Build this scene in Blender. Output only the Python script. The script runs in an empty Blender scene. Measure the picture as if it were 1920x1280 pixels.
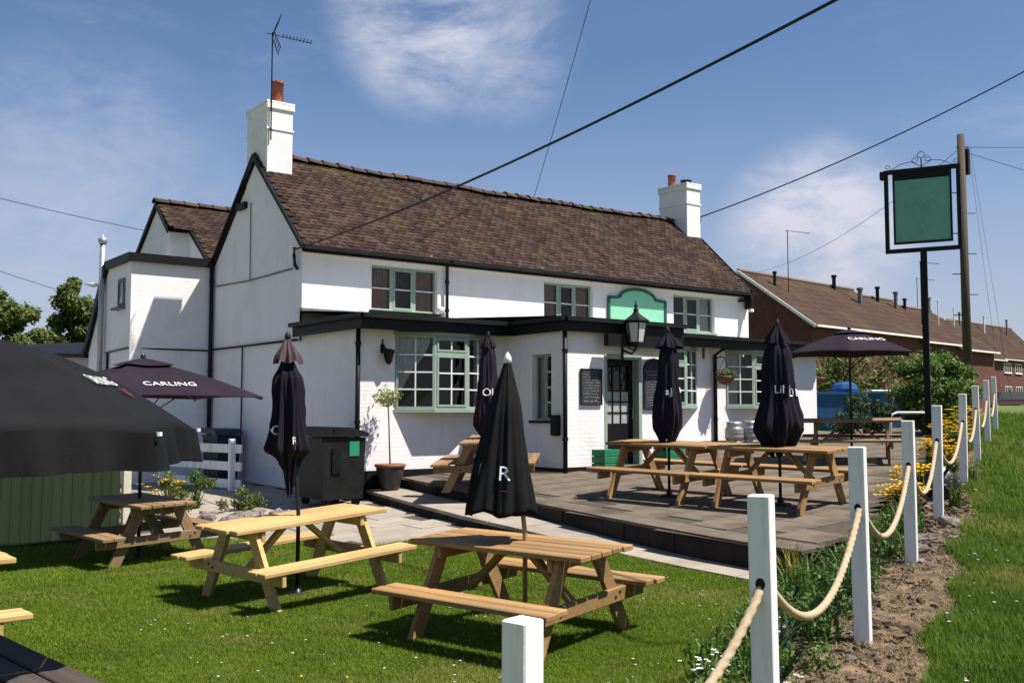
import bpy, math, random
from mathutils import Vector, Matrix
R = math.radians
rng = random.Random(7)
SC = bpy.context.scene
COL = SC.collection

# ------------------------------------------------------------------ camera
cam_d = bpy.data.cameras.new('camera'); cam = bpy.data.objects.new('camera', cam_d); COL.objects.link(cam)
cam_d.sensor_width = 36; cam_d.lens = 36 * 1900 / 1920; cam_d.clip_start = .05; cam_d.clip_end = 3000
cam.location = (0, 0, 1.68); cam.rotation_euler = (R(90 + 3.95), 0, R(-37.3))
SC.camera = cam
# ------------------------------------------------------------------ sky
SUN_EL, SUN_AZ = 61.0, -53.7            # elevation, direction towards the sun in the XY plane
W = bpy.data.worlds.new('World'); SC.world = W; W.use_nodes = True
nt = W.node_tree; nt.nodes.clear(); N = nt.nodes.new; Lk = nt.links.new
out = N('ShaderNodeOutputWorld'); bg = N('ShaderNodeBackground'); bg.inputs[1].default_value = .063
sky = N('ShaderNodeTexSky'); sky.sky_type = 'NISHITA'; sky.sun_disc = False
sky.sun_elevation = R(SUN_EL); sky.sun_rotation = R(90 - SUN_AZ)
sky.air_density = .95; sky.dust_density = .3; sky.ozone_density = 6.0; sky.altitude = 50
tc = N('ShaderNodeTexCoord')
def wmath(op, a, b=None, clamp=False):
    n = N('ShaderNodeMath'); n.operation = op; n.use_clamp = clamp
    for i, v in enumerate((a, b)):
        if v is None: continue
        if isinstance(v, (int, float)): n.inputs[i].default_value = v
        else: Lk(v, n.inputs[i])
    return n.outputs[0]
def wsmooth(v, a, b):
    n = N('ShaderNodeMapRange'); n.interpolation_type = 'SMOOTHSTEP'; Lk(v, n.inputs[0])
    n.inputs[1].default_value = a; n.inputs[2].default_value = b
    return n.outputs[0]
def wnoise(scale, stretch, detail=7, rough=.6):
    m = N('ShaderNodeMapping'); Lk(tc.outputs['Generated'], m.inputs[0]); m.inputs['Scale'].default_value = stretch
    t = N('ShaderNodeTexNoise'); Lk(m.outputs[0], t.inputs[0]); t.inputs['Scale'].default_value = scale
    t.inputs['Detail'].default_value = detail; t.inputs['Roughness'].default_value = rough; t.inputs['Distortion'].default_value = .35
    return t.outputs[0]
def wblob(d, inner, outer):
    n = N('ShaderNodeVectorMath'); n.operation = 'DOT_PRODUCT'; Lk(tc.outputs['Generated'], n.inputs[0])
    v = Vector(d).normalized(); n.inputs[1].default_value = v
    return wsmooth(n.outputs['Value'], math.cos(R(outer)), math.cos(R(inner)))
n1 = wnoise(7.5, (1, 1, 2.0), 12, .64); n2 = wnoise(2.3, (1, 1, 3.5), 9, .65)
thin = wmath('MULTIPLY', wsmooth(n2, .50, .80), .38)                # thin high veils all round the sky
b1 = wblob((.50, .79, .37), 1.0, 6.0); b1b = wblob((.56, .755, .345), 0.5, 5.0)
b2 = wblob((.80, .575, .165), 1.0, 6.0); b3 = wblob((.24, .95, .20), 1.0, 9.0)
bl = wmath('MAXIMUM', wmath('MAXIMUM', b1, wmath('MULTIPLY', b1b, .6)), wmath('MAXIMUM', wmath('MULTIPLY', b2, 1.25), wmath('MULTIPLY', b3, .35)))
cum = wmath('MULTIPLY', bl, wsmooth(n1, .30, .70))
cl = wmath('MAXIMUM', thin, cum, True)
mx = N('ShaderNodeMix'); mx.data_type = 'RGBA'; Lk(wmath('MULTIPLY', cl, .85), mx.inputs[0])
Lk(sky.outputs[0], mx.inputs[6]); mx.inputs[7].default_value = (7.3, 7.2, 7.9, 1)
sep = N('ShaderNodeSeparateXYZ'); Lk(tc.outputs['Generated'], sep.inputs[0])
hz = wmath('MULTIPLY', wsmooth(sep.outputs[2], .34, -.02), .72)
mh = N('ShaderNodeMix'); mh.data_type = 'RGBA'; Lk(hz, mh.inputs[0]); Lk(mx.outputs[2], mh.inputs[6]); mh.inputs[7].default_value = (4.3, 4.25, 5.2, 1)
Lk(mh.outputs[2], bg.inputs[0]); Lk(bg.outputs[0], out.inputs[0])
# ------------------------------------------------------------------ sun, exposure
sl = bpy.data.lights.new('sun', 'SUN'); sl.energy = 4.6; sl.angle = R(.5); sl.color = (1, .95, .86)
so = bpy.data.objects.new('sun', sl); COL.objects.link(so)
sd = Vector((math.cos(R(SUN_EL)) * math.cos(R(SUN_AZ)), math.cos(R(SUN_EL)) * math.sin(R(SUN_AZ)), math.sin(R(SUN_EL))))
so.rotation_euler = sd.to_track_quat('Z', 'Y').to_euler(); so.location = (20, -20, 40)
SC.view_settings.view_transform = 'Standard'; SC.view_settings.look = 'None'
SC.view_settings.exposure = 0.9; SC.view_settings.gamma = 1
SC.cycles.max_bounces = 6; SC.cycles.diffuse_bounces = 3; SC.cycles.glossy_bounces = 3
SC.cycles.transparent_max_bounces = 12; SC.cycles.transmission_bounces = 4
SC.cycles.caustics_reflective = False; SC.cycles.caustics_refractive = False

# ------------------------------------------------------------------ materials
MATS = {}
def M(name, c1, c2=None, scale=6, rough=.7, bump=0, bscale=40, detail=6, stretch=(1, 1, 1), spec=.35, rnd=0, metal=0,
      lo=.35, hi=.65, tone=None, c3=None, c3scale=2, translucent=0, coords='Object', bdist=.01, brick=None):
    m = bpy.data.materials.new(name); m.use_nodes = True; MATS[name] = m
    t = m.node_tree; p = t.nodes['Principled BSDF']; n = t.nodes.new; l = t.links.new
    p.inputs['Roughness'].default_value = rough; p.inputs['Metallic'].default_value = metal
    p.inputs['Specular IOR Level'].default_value = spec
    mp = n('ShaderNodeMapping'); mp.inputs['Scale'].default_value = stretch
    if coords == 'World': co = n('ShaderNodeNewGeometry'); l(co.outputs['Position'], mp.inputs[0])
    else: co = n('ShaderNodeTexCoord'); l(co.outputs[coords], mp.inputs[0])
    def noise(s, d=detail):
        q = n('ShaderNodeTexNoise'); l(mp.outputs[0], q.inputs[0]); q.inputs['Scale'].default_value = s; q.inputs['Detail'].default_value = d
        q.inputs['Roughness'].default_value = .62; return q.outputs[0]
    def mix(f, a, b, mode='MIX'):
        q = n('ShaderNodeMix'); q.data_type = 'RGBA'; q.blend_type = mode
        for k, v in ((0, f), (6, a), (7, b)):
            if isinstance(v, (tuple, list)): q.inputs[k].default_value = (*v[:3], 1)
            elif isinstance(v, (int, float)): q.inputs[k].default_value = v
            else: l(v, q.inputs[k])
        return q.outputs[2]
    def rngm(v, a, b, c=0, d=1):
        q = n('ShaderNodeMapRange'); l(v, q.inputs[0])
        for k, z in enumerate((a, b, c, d)): q.inputs[k + 1].default_value = z
        return q.outputs[0]
    col = c1
    if c2: col = mix(rngm(noise(scale), lo, hi), c1, c2)
    if c3: col = mix(rngm(noise(c3scale), .52, .68, 0, .9), col, c3)
    if brick:
        sp = n('ShaderNodeSeparateXYZ'); l(mp.outputs[0], sp.inputs[0]); ad = n('ShaderNodeMath'); ad.operation = 'ADD'; l(sp.outputs[0], ad.inputs[0]); l(sp.outputs[1], ad.inputs[1])
        cb = n('ShaderNodeCombineXYZ'); l(ad.outputs[0], cb.inputs[0]); l(sp.outputs[2], cb.inputs[1]); b = n('ShaderNodeTexBrick'); l(cb.outputs[0], b.inputs[0])
        b.inputs['Scale'].default_value = 1; b.inputs['Brick Width'].default_value = brick[0]; b.inputs['Row Height'].default_value = brick[1]
        b.inputs['Mortar Size'].default_value = brick[2]; b.inputs['Color1'].default_value = (.85, .85, .85, 1); b.inputs['Color2'].default_value = (1.15, 1.1, 1.05, 1)
        b.inputs['Mortar'].default_value = (*brick[3], 1)
        col = mix(1, col, b.outputs[0], 'MULTIPLY')
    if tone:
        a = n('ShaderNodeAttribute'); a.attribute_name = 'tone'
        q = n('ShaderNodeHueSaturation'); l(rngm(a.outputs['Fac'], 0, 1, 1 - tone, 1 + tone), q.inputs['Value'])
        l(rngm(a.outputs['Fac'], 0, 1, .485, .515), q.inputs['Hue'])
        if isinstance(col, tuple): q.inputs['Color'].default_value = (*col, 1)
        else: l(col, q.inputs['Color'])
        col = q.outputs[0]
    if rnd:
        o = n('ShaderNodeObjectInfo'); q = n('ShaderNodeHueSaturation'); l(rngm(o.outputs['Random'], 0, 1, 1 - rnd, 1 + rnd), q.inputs['Value'])
        if isinstance(col, tuple): q.inputs['Color'].default_value = (*col, 1)
        else: l(col, q.inputs['Color'])
        col = q.outputs[0]
    if isinstance(col, tuple): p.inputs['Base Color'].default_value = (*col, 1)
    else: l(col, p.inputs['Base Color'])
    if bump:
        b = n('ShaderNodeBump'); b.inputs['Strength'].default_value = bump; b.inputs['Distance'].default_value = bdist
        l(noise(bscale, 4), b.inputs['Height']); l(b.outputs[0], p.inputs['Normal'])
    if translucent:
        tr = n('ShaderNodeBsdfTranslucent')
        if isinstance(col, tuple): tr.inputs[0].default_value = (*col, 1)
        else: l(col, tr.inputs[0])
        ms = n('ShaderNodeMixShader'); ms.inputs[0].default_value = translucent
        l(p.outputs[0], ms.inputs[1]); l(tr.outputs[0], ms.inputs[2]); l(ms.outputs[0], t.nodes['Material Output'].inputs[0])
    return m
M('white_wall', (.83, .79, .795), (.78, .745, .74), 1.7, .85, .3, 14, lo=.48, hi=.78, c3=(.73, .70, .67), c3scale=.7, bdist=.015)
def courses(m):
    t = m.node_tree; p = t.nodes['Principled BSDF']; n = t.nodes.new; l = t.links.new; co = n('ShaderNodeTexCoord'); sp = n('ShaderNodeSeparateXYZ'); l(co.outputs['Object'], sp.inputs[0])
    ad = n('ShaderNodeMath'); ad.operation = 'ADD'; l(sp.outputs[0], ad.inputs[0]); l(sp.outputs[1], ad.inputs[1]); cb = n('ShaderNodeCombineXYZ'); l(ad.outputs[0], cb.inputs[0]); l(sp.outputs[2], cb.inputs[1])
    b = n('ShaderNodeTexBrick'); l(cb.outputs[0], b.inputs[0]); b.inputs['Scale'].default_value = 1; b.inputs['Brick Width'].default_value = .225; b.inputs['Row Height'].default_value = .075; b.inputs['Mortar Size'].default_value = .006; b.inputs['Mortar Smooth'].default_value = .6
    bu = n('ShaderNodeBump'); bu.inputs['Strength'].default_value = .35; bu.inputs['Distance'].default_value = .005; bu.invert = True; l(b.outputs['Fac'], bu.inputs['Height']); old = p.inputs['Normal'].links[0].from_node; l(bu.outputs[0], old.inputs['Normal'])
    mp = n('ShaderNodeMapping'); l(co.outputs['Object'], mp.inputs[0]); mp.inputs['Scale'].default_value = (5, 5, .35); q = n('ShaderNodeTexNoise'); l(mp.outputs[0], q.inputs[0]); q.inputs['Scale'].default_value = 1.3; q.inputs['Detail'].default_value = 5
    mr = n('ShaderNodeMapRange'); l(q.outputs[0], mr.inputs[0]); mr.inputs[1].default_value = .56; mr.inputs[2].default_value = .78; mr.inputs[4].default_value = .30
    mx_ = n('ShaderNodeMix'); mx_.data_type = 'RGBA'; l(mr.outputs[0], mx_.inputs[0]); l(p.inputs['Base Color'].links[0].from_socket, mx_.inputs[6]); mx_.inputs[7].default_value = (.52, .49, .45, 1); l(mx_.outputs[2], p.inputs['Base Color'])
courses(MATS['white_wall'])
M('white_paint', (.83, .80, .80), (.72, .70, .69), 9, .6, .15, 90, lo=.45, hi=.8, stretch=(4, 4, .6), c3=(.55, .52, .47), c3scale=2.6)
M('white_metal', (.75, .76, .76), None, rough=.4)
M('cream_wood', (.68, .64, .50), (.55, .50, .38), 7, .7)
M('black_paint', (.006, .006, .007), (.010, .010, .011), 9, .5, .2, 40, spec=.18)
M('black_plastic', (.007, .0075, .008), (.014, .014, .014), 5, .5, spec=.2)
M('dark_iron', (.008, .008, .009), None, rough=.55, spec=.2)
M('felt', (.20, .20, .20), (.33, .32, .31), 4, .9, .4, 50)
M('sage', (.29, .375, .30), (.25, .33, .265), 12, .5, .1, 60)
M('bar_white', (.72, .74, .70), None, rough=.5)
M('curtain', (.80, .77, .73), (.68, .65, .62), 9, .9, stretch=(6, 6, .4), translucent=.25)
M('red_cloth', (.30, .03, .05), (.2, .02, .03), 9, .9)
M('blind', (.34, .17, .095), (.26, .125, .07), 5, .9)
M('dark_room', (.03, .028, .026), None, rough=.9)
M('tile', (.052, .028, .021), (.030, .020, .018), 2.6, .9, .6, 30, tone=.48, spec=.15, c3=(.055, .039, .018), c3scale=.9, coords='Object')
M('ridge', (.075, .036, .027), (.042, .026, .021), 6, .85, .4, 30, rnd=.3)
M('terracotta', (.30, .085, .05), (.2, .06, .04), 7, .75, .3, 30)
M('lead', (.10, .105, .11), (.16, .16, .165), 7, .6)
M('galv', (.42, .43, .43), (.32, .33, .34), 9, .45, metal=.6)
M('pine_new', (.56, .39, .165), (.46, .29, .105), 5, .68, .35, 60, stretch=(.35, 7, 7), rnd=.16, c3=(.36, .23, .10), c3scale=1.6)
M('pine', (.37, .215, .082), (.27, .145, .052), 5, .7, .35, 60, stretch=(.35, 7, 7), rnd=.22, c3=(.20, .145, .09), c3scale=1.5)
M('pine_aged', (.27, .165, .08), (.19, .115, .055), 5, .75, .4, 60, stretch=(.35, 7, 7), rnd=.22, c3=(.15, .125, .095), c3scale=1.4)
M('pine_shade_dark', (.075, .058, .048), (.045, .036, .031), 5, .8, .4, 60, stretch=(.35, 7, 7), rnd=.15)  # bottom left table: the umbrella's shade is put into this dark wood colour
M('fabric_plum', (.016, .010, .018), (.023, .014, .023), 4, .85, .3, 200, spec=.15)
M('fabric_navy', (.008, .0065, .014), (.013, .010, .02), 4, .85, .3, 200, spec=.15)
M('fabric_black', (.005, .005, .006), (.008, .008, .009), 4, .8, .3, 200, spec=.16)
M('faded_cap', (.13, .065, .08), (.05, .03, .042), 9, .85)
M('print_white', (.75, .75, .77), None, rough=.7)
M('print_red', (.30, .03, .06), None, rough=.7)
M('pole_black', (.012, .012, .014), None, rough=.35)
M('pole_wood', (.36, .25, .13), (.28, .18, .09), 9, .6, stretch=(6, 6, .5))
M('slab', (.160, .128, .098), (.118, .093, .071), 2.5, .95, .5, 60, rnd=.035, spec=.15, c3=(.07, .055, .043), c3scale=1.1)
M('slab_pale', (.33, .285, .235), (.25, .21, .17), 2.5, .9, .4, 60, rnd=.09, c3=(.27, .23, .19), c3scale=1.3)
M('gravel', (.23, .215, .20), (.15, .14, .13), 14, .95, .6, 40)
M('mortar', (.075, .058, .044), (.055, .044, .034), 9, .95)
M('riser', (.030, .020, .017), (.018, .013, .012), 6, .9, .5, 40, rnd=.22)
M('stone', (.24, .20, .175), (.13, .11, .10), 4, .9, .8, 16, rnd=.25)
M('green_board', (.020, .032, .010), (.012, .021, .007), 4, .75, .3, 40, stretch=(5, 5, .4), rnd=.15)
M('brick', (.115, .036, .026), (.08, .026, .02), 3, .9, .3, 30, brick=(.225, .075, .010, (1.6, 2.2, 2.4)))
M('far_tile', (.075, .046, .034), (.052, .034, .028), .9, .95, .5, 3, spec=.1, c3=(.09, .064, .04), c3scale=.35, brick=(.33, .30, .016, (.55, .55, .55)))
M('far_ridge', (.17, .10, .075), None, rough=.9)
M('pole_timber', (.085, .062, .042), (.05, .038, .028), 5, .85, .5, 30, stretch=(6, 6, .3))
M('sign_green', (.16, .38, .29), (.135, .335, .255), 3, .45)
M('board_green', (.28, .66, .45), (.24, .60, .40), 4, .5, rnd=0)
M('board_edge', (.02, .10, .06), None, rough=.5)
M('motif', (.23, .46, .36), None, rough=.45)
M('rope', (.48, .37, .245), (.35, .26, .165), 40, .9)
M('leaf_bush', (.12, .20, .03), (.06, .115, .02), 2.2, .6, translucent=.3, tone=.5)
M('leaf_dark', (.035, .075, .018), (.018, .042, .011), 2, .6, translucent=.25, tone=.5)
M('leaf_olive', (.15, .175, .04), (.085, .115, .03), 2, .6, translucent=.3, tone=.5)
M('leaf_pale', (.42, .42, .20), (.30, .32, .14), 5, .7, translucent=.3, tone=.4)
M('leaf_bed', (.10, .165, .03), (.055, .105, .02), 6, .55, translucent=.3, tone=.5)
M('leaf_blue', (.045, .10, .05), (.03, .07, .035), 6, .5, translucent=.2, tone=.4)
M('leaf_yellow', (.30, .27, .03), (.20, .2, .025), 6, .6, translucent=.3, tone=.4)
M('petal_yellow', (.80, .55, .02), (.70, .38, .01), 8, .6, translucent=.2)
M('petal_white', (.80, .80, .78), None, rough=.7)
M('petal_pink', (.60, .42, .42), None, rough=.7)
M('bark', (.09, .065, .045), (.05, .038, .028), 6, .95, .8, 14)
M('blade', (.165, .235, .020), (.105, .17, .012), 1.6, .6, translucent=.4, tone=.35, spec=.2, c3=(.27, .27, .06), c3scale=.8, coords='World')
M('blade_long', (.13, .205, .022), (.075, .14, .014), 1.3, .6, translucent=.4, tone=.4, spec=.2, c3=(.27, .26, .07), c3scale=.9, coords='World')
M('straw', (.27, .20, .11), (.18, .13, .07), 6, .9, tone=.3)
M('skip_blue', (.010, .095, .27), (.008, .06, .18), 3, .55, .3, 20, c3=(.06, .05, .05), c3scale=1.5)
M('tarp_blue', (.008, .075, .22), (.006, .055, .17), 3, .5)
M('steel', (.38, .38, .37), (.26, .26, .25), 8, .42, metal=.6)
M('keg_band', (.16, .25, .5), None, rough=.4)
M('bin_green', (.02, .22, .11), None, rough=.5)
M('navy_plastic', (.012, .018, .035), None, rough=.45)
M('pot_glaze', (.028, .028, .034), (.05, .04, .04), 5, .35)
M('pot_rim', (.30, .12, .06), (.2, .09, .05), 6, .7)
M('box_green', (.01, .19, .09), (.008, .14, .07), 5, .6)
M('soil', (.10, .065, .04), (.06, .04, .028), 9, .95, .8, 20)
M('slate', (.016, .018, .022), (.028, .03, .034), 8, .75)
M('chalk', (.55, .56, .58), None, rough=.9)
M('pane_reflection', (.42, .42, .40), (.30, .30, .29), 4, .25)  # lower door panes: reflected light painted as a pale opaque colour
M('lamp_glass', (.55, .55, .52), None, rough=.3)
M('wire', (.012, .012, .014), None, rough=.6)
M('car_paint', (.045, .012, .014), None, rough=.25, spec=.6)
M('tyre', (.012, .012, .012), None, rough=.8)
M('wicker', (.17, .09, .045), (.10, .055, .03), 20, .9)
M('bag', (.008, .008, .009), None, rough=.35, bump=.6, bscale=12)
# glass: a thin clear pane that mirrors at grazing angles
def glass(name, tint, rough=.02):
    m = bpy.data.materials.new(name); m.use_nodes = True; MATS[name] = m; t = m.node_tree; t.nodes.clear()
    o = t.nodes.new('ShaderNodeOutputMaterial'); a = t.nodes.new('ShaderNodeBsdfTransparent'); a.inputs[0].default_value = (*tint, 1)
    g = t.nodes.new('ShaderNodeBsdfGlossy'); g.inputs['Roughness'].default_value = rough; f = t.nodes.new('ShaderNodeFresnel'); f.inputs[0].default_value = 1.5
    s = t.nodes.new('ShaderNodeMixShader'); t.links.new(f.outputs[0], s.inputs[0]); t.links.new(a.outputs[0], s.inputs[1]); t.links.new(g.outputs[0], s.inputs[2]); t.links.new(s.outputs[0], o.inputs[0])
glass('glass', (.94, .95, .95))
# ground: grass, soil and trodden straw by what lies there (the attribute 'soil' marks the bed)
def ground_mat():
    m = M('ground', (.085, .125, .018), (.12, .16, .028), 1.2, .95, .7, 30, c3=(.10, .12, .035), c3scale=.5)
    t = m.node_tree; p = t.nodes['Principled BSDF']; n = t.nodes.new; l = t.links.new
    src = p.inputs['Base Color'].links[0].from_socket
    co = n('ShaderNodeTexCoord')
    def noise(s, d=6):
        q = n('ShaderNodeTexNoise'); l(co.outputs['Object'], q.inputs[0]); q.inputs['Scale'].default_value = s; q.inputs['Detail'].default_value = d; return q.outputs[0]
    def mr(v, a, b):
        q = n('ShaderNodeMapRange'); l(v, q.inputs[0]); q.inputs[1].default_value = a; q.inputs[2].default_value = b; return q.outputs[0]
    def mix(f, a, b):
        q = n('ShaderNodeMix'); q.data_type = 'RGBA'
        for k, v in ((0, f), (6, a), (7, b)):
            if isinstance(v, tuple): q.inputs[k].default_value = (*v, 1)
            else: l(v, q.inputs[k])
        return q.outputs[2]
    soil = mix(mr(noise(9), .38, .62), (.085, .055, .036), (.21, .145, .085))
    soil = mix(mr(noise(2.3), .5, .7), soil, (.055, .038, .027))
    at = n('ShaderNodeAttribute'); at.attribute_name = 'soil'
    ad = n('ShaderNodeMath'); ad.operation = 'ADD'; l(at.outputs['Fac'], ad.inputs[0])
    sb = n('ShaderNodeMath'); sb.operation = 'MULTIPLY_ADD'; l(noise(7), sb.inputs[0]); sb.inputs[1].default_value = .7; sb.inputs[2].default_value = -.35
    l(sb.outputs[0], ad.inputs[1])
    l(mix(mr(ad.outputs[0], .42, .58), src, soil), p.inputs['Base Color'])
ground_mat()

# ------------------------------------------------------------------ mesh helpers
def tag(o, label=None, cat=None, group=None, kind=None):
    if label: o['label'] = label
    if cat: o['category'] = cat
    if group: o['group'] = group
    if kind: o['kind'] = kind
    return o
def empty(name, loc=(0, 0, 0), rz=0, parent=None):
    o = bpy.data.objects.new(name, None); COL.objects.link(o); o.location = loc; o.rotation_euler = (0, 0, rz); o.empty_display_size = .1
    if parent: o.parent = parent
    return o
class MB:
    def __init__(s): s.v = []; s.f = []; s.t = []
    def add(s, vs, fs, tone=None):
        b = len(s.v); s.v += [tuple(v) for v in vs]; s.f += [tuple(i + b for i in f) for f in fs]
        if tone is not None: s.t += [tone] * len(fs)
        return s
    def box(s, c, d, m=None, ch=0, tone=None):
        x, y, z = (q / 2 for q in d)
        if ch:
            vs = []; fs = []
            X = [(-x, -x + ch), (x - ch, x)]
            for a in (-1, 1):
                for b_ in (-1, 1):
                    for e in (-1, 1):
                        vs += [(a * x, b_ * (y - ch), e * (z - ch)), (a * (x - ch), b_ * y, e * (z - ch)), (a * (x - ch), b_ * (y - ch), e * z)]
            idx = lambda a, b_, e, k: ((a > 0) * 4 + (b_ > 0) * 2 + (e > 0)) * 3 + k
            def q(l, flip):
                fs.append(tuple(l[::-1] if flip else l))
            for a in (-1, 1):
                q([idx(a, -1, -1, 0), idx(a, 1, -1, 0), idx(a, 1, 1, 0), idx(a, -1, 1, 0)], a < 0)
                q([idx(-1, a, -1, 1), idx(1, a, -1, 1), idx(1, a, 1, 1), idx(-1, a, 1, 1)], a > 0)
                q([idx(-1, -1, a, 2), idx(1, -1, a, 2), idx(1, 1, a, 2), idx(-1, 1, a, 2)], a < 0)
            for a in (-1, 1):
                for b_ in (-1, 1):
                    q([idx(a, b_, -1, 0), idx(a, b_, -1, 1), idx(a, b_, 1, 1), idx(a, b_, 1, 0)], a * b_ < 0)
                    q([idx(a, -1, b_, 0), idx(a, 1, b_, 0), idx(a, 1, b_, 2), idx(a, -1, b_, 2)], a * b_ < 0)
                    q([idx(-1, a, b_, 1), idx(1, a, b_, 1), idx(1, a, b_, 2), idx(-1, a, b_, 2)], a * b_ > 0)
            for a in (-1, 1):
                for b_ in (-1, 1):
                    for e in (-1, 1): q([idx(a, b_, e, 0), idx(a, b_, e, 1), idx(a, b_, e, 2)], a * b_ * e < 0)
        else:
            vs = [(a * x, b_ * y, e * z) for a in (-1, 1) for b_ in (-1, 1) for e in (-1, 1)]
            fs = [(0, 1, 3, 2), (4, 6, 7, 5), (0, 4, 5, 1), (2, 3, 7, 6), (0, 2, 6, 4), (1, 5, 7, 3)]
        c = Vector(c)
        vs = [(m @ Vector(v) if m else Vector(v)) + c for v in vs]
        return s.add(vs, fs, tone)
    def bb(s, a, b, **k):
        return s.box([(p + q) / 2 for p, q in zip(a, b)], [abs(q - p) for p, q in zip(a, b)], **k)
    def beam(s, a, b, w, h, ch=0, up=(0, 0, 1)):
        a = Vector(a); b = Vector(b); x = (b - a).normalized(); y = Vector(up).cross(x).normalized(); z = x.cross(y)
        m = Matrix((x, y, z)).transposed()
        return s.box((a + b) / 2, ((b - a).length, w, h), m, ch)
    def tube(s, pts, r, n=8, cap=True):
        pts = [Vector(p) for p in pts]; rs = r if isinstance(r, (list, tuple)) else [r] * len(pts); vs = []; fs = []
        for i, p in enumerate(pts):
            d = (pts[min(i + 1, len(pts) - 1)] - pts[max(i - 1, 0)]).normalized()
            u = d.cross(Vector((0, 0, 1)) if abs(d.z) < .95 else Vector((1, 0, 0))).normalized(); w = d.cross(u)
            for k in range(n):
                a = 2 * math.pi * k / n; vs.append(p + (u * math.cos(a) + w * math.sin(a)) * rs[i])
        for i in range(len(pts) - 1):
            for k in range(n): fs.append((i * n + k, (i + 1) * n + k, (i + 1) * n + (k + 1) % n, i * n + (k + 1) % n))
        if cap: fs += [tuple(range(n)), tuple(range(len(pts) * n - 1, (len(pts) - 1) * n - 1, -1))]
        return s.add(vs, fs)
    def lathe(s, prof, n=16, c=(0, 0, 0), fn=None):
        vs = []; fs = []
        for z, r in prof:
            for k in range(n):
                a = 2 * math.pi * k / n; q = fn(a, z, r) if fn else r
                vs.append((c[0] + q * math.cos(a), c[1] + q * math.sin(a), c[2] + z))
        for i in range(len(prof) - 1):
            for k in range(n): fs.append((i * n + k, i * n + (k + 1) % n, (i + 1) * n + (k + 1) % n, (i + 1) * n + k))
        return s.add(vs, fs)
    def prism(s, poly, d):
        n = len(poly); d = Vector(d); a = [Vector(p) for p in poly]
        return s.add(a + [p + d for p in a], [tuple(range(n))[::-1], tuple(range(n, 2 * n))] + [(i, (i + 1) % n, n + (i + 1) % n, n + i) for i in range(n)])
    def build(s, name, mat, parent=None, smooth=False, fix=False):
        me = bpy.data.meshes.new(name); me.from_pydata(s.v, [], s.f)
        if s.t and len(s.t) == len(s.f):
            at = me.attributes.new('tone', 'FLOAT', 'FACE'); at.data.foreach_set('value', s.t)
        if fix:
            import bmesh
            b = bmesh.new(); b.from_mesh(me); bmesh.ops.recalc_face_normals(b, faces=b.faces); b.to_mesh(me); b.free()
        me.materials.append(MATS[mat])
        if smooth: me.polygons.foreach_set('use_smooth', [True] * len(me.polygons))
        me.update()
        o = bpy.data.objects.new(name, me); COL.objects.link(o)
        if parent: o.parent = parent
        return o
def rotm(ax, a): return Matrix.Rotation(a, 3, ax)
def sstep(a, b, x):
    t = min(1, max(0, (x - a) / (b - a))); return t * t * (3 - 2 * t)
def lerp(a, b, t): return a + (b - a) * t
def text_mesh(s, size):
    c = bpy.data.curves.new('t', 'FONT'); c.body = s; c.size = size; c.align_x = 'CENTER'; c.align_y = 'CENTER'; c.resolution_u = 3
    o = bpy.data.objects.new('t', c); COL.objects.link(o); dg = bpy.context.evaluated_depsgraph_get(); dg.update()
    me = bpy.data.meshes.new_from_object(o.evaluated_get(dg)); bpy.data.objects.remove(o)
    v = [tuple(q.co) for q in me.vertices]; f = [tuple(p.vertices) for p in me.polygons]; bpy.data.meshes.remove(me)
    return v, f
def polyx(pts, y):
    pts = sorted(pts, key=lambda p: p[1])
    if y <= pts[0][1]: return pts[0][0]
    for (xa, ya), (xb, yb) in zip(pts, pts[1:]):
        if y <= yb: return lerp(xa, xb, (y - ya) / (yb - ya))
    return pts[-1][0]

# ------------------------------------------------------------------ terrain
PL0 = Vector((3.25, 2.62)); PLD = Vector((.903, .43)); PLN = Vector((-.43, .903))
def dline(x, y): return (x - PL0.x) * PLN.x + (y - PL0.y) * PLN.y
EDGE = [(8.38, 6.0), (8.42, 7.5), (8.55, 9), (8.8, 11), (9.0, 13.4), (9.3, 15.6)]
STRIP = [(8.02, 6.0), (8.02, 7.5), (8.05, 9), (8.1, 10.3), (8.1, 11.7), (8.3, 13.3), (8.68, 15.6)]
def Tz(x, y): return .57 + .05 * (min(x, 24) - 10) + .015 * max(0, min(x, 70) - 24) - .02 * (15.5 - y if y < 15.5 else 0)
def Sd(y): return lerp(.27, .172, sstep(7.5, 12.5, y))
def Pz(x, y): return .12 + .065 * (x - 8.2) + .012 * (y - 13)
def Vz(x):
    return .28 + .059 * (min(x, 20) - 3.25) + .05 * max(0, min(x, 32) - 20) - .06 * max(0, min(x, 44) - 34) if x > 1.5 else .176 + .04 * (x - 1.5)
LAWN = [(3.0, 15.2), (4.46, 14.9), (5.1, 14.0), (5.8, 12.9), (6.3, 11.9), (7.3, 11.0), (8.1, 10.2)]
def patio_side(x, y):                       # >0 behind the lawn's back edge
    if x > 8.1: return y - 10.2
    if x < 3: return y - 15.2
    for (xa, ya), (xb, yb) in zip(LAWN, LAWN[1:]):
        if x <= xb: return y - lerp(ya, yb, (x - xa) / (xb - xa))
    return y - 10.2
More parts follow.
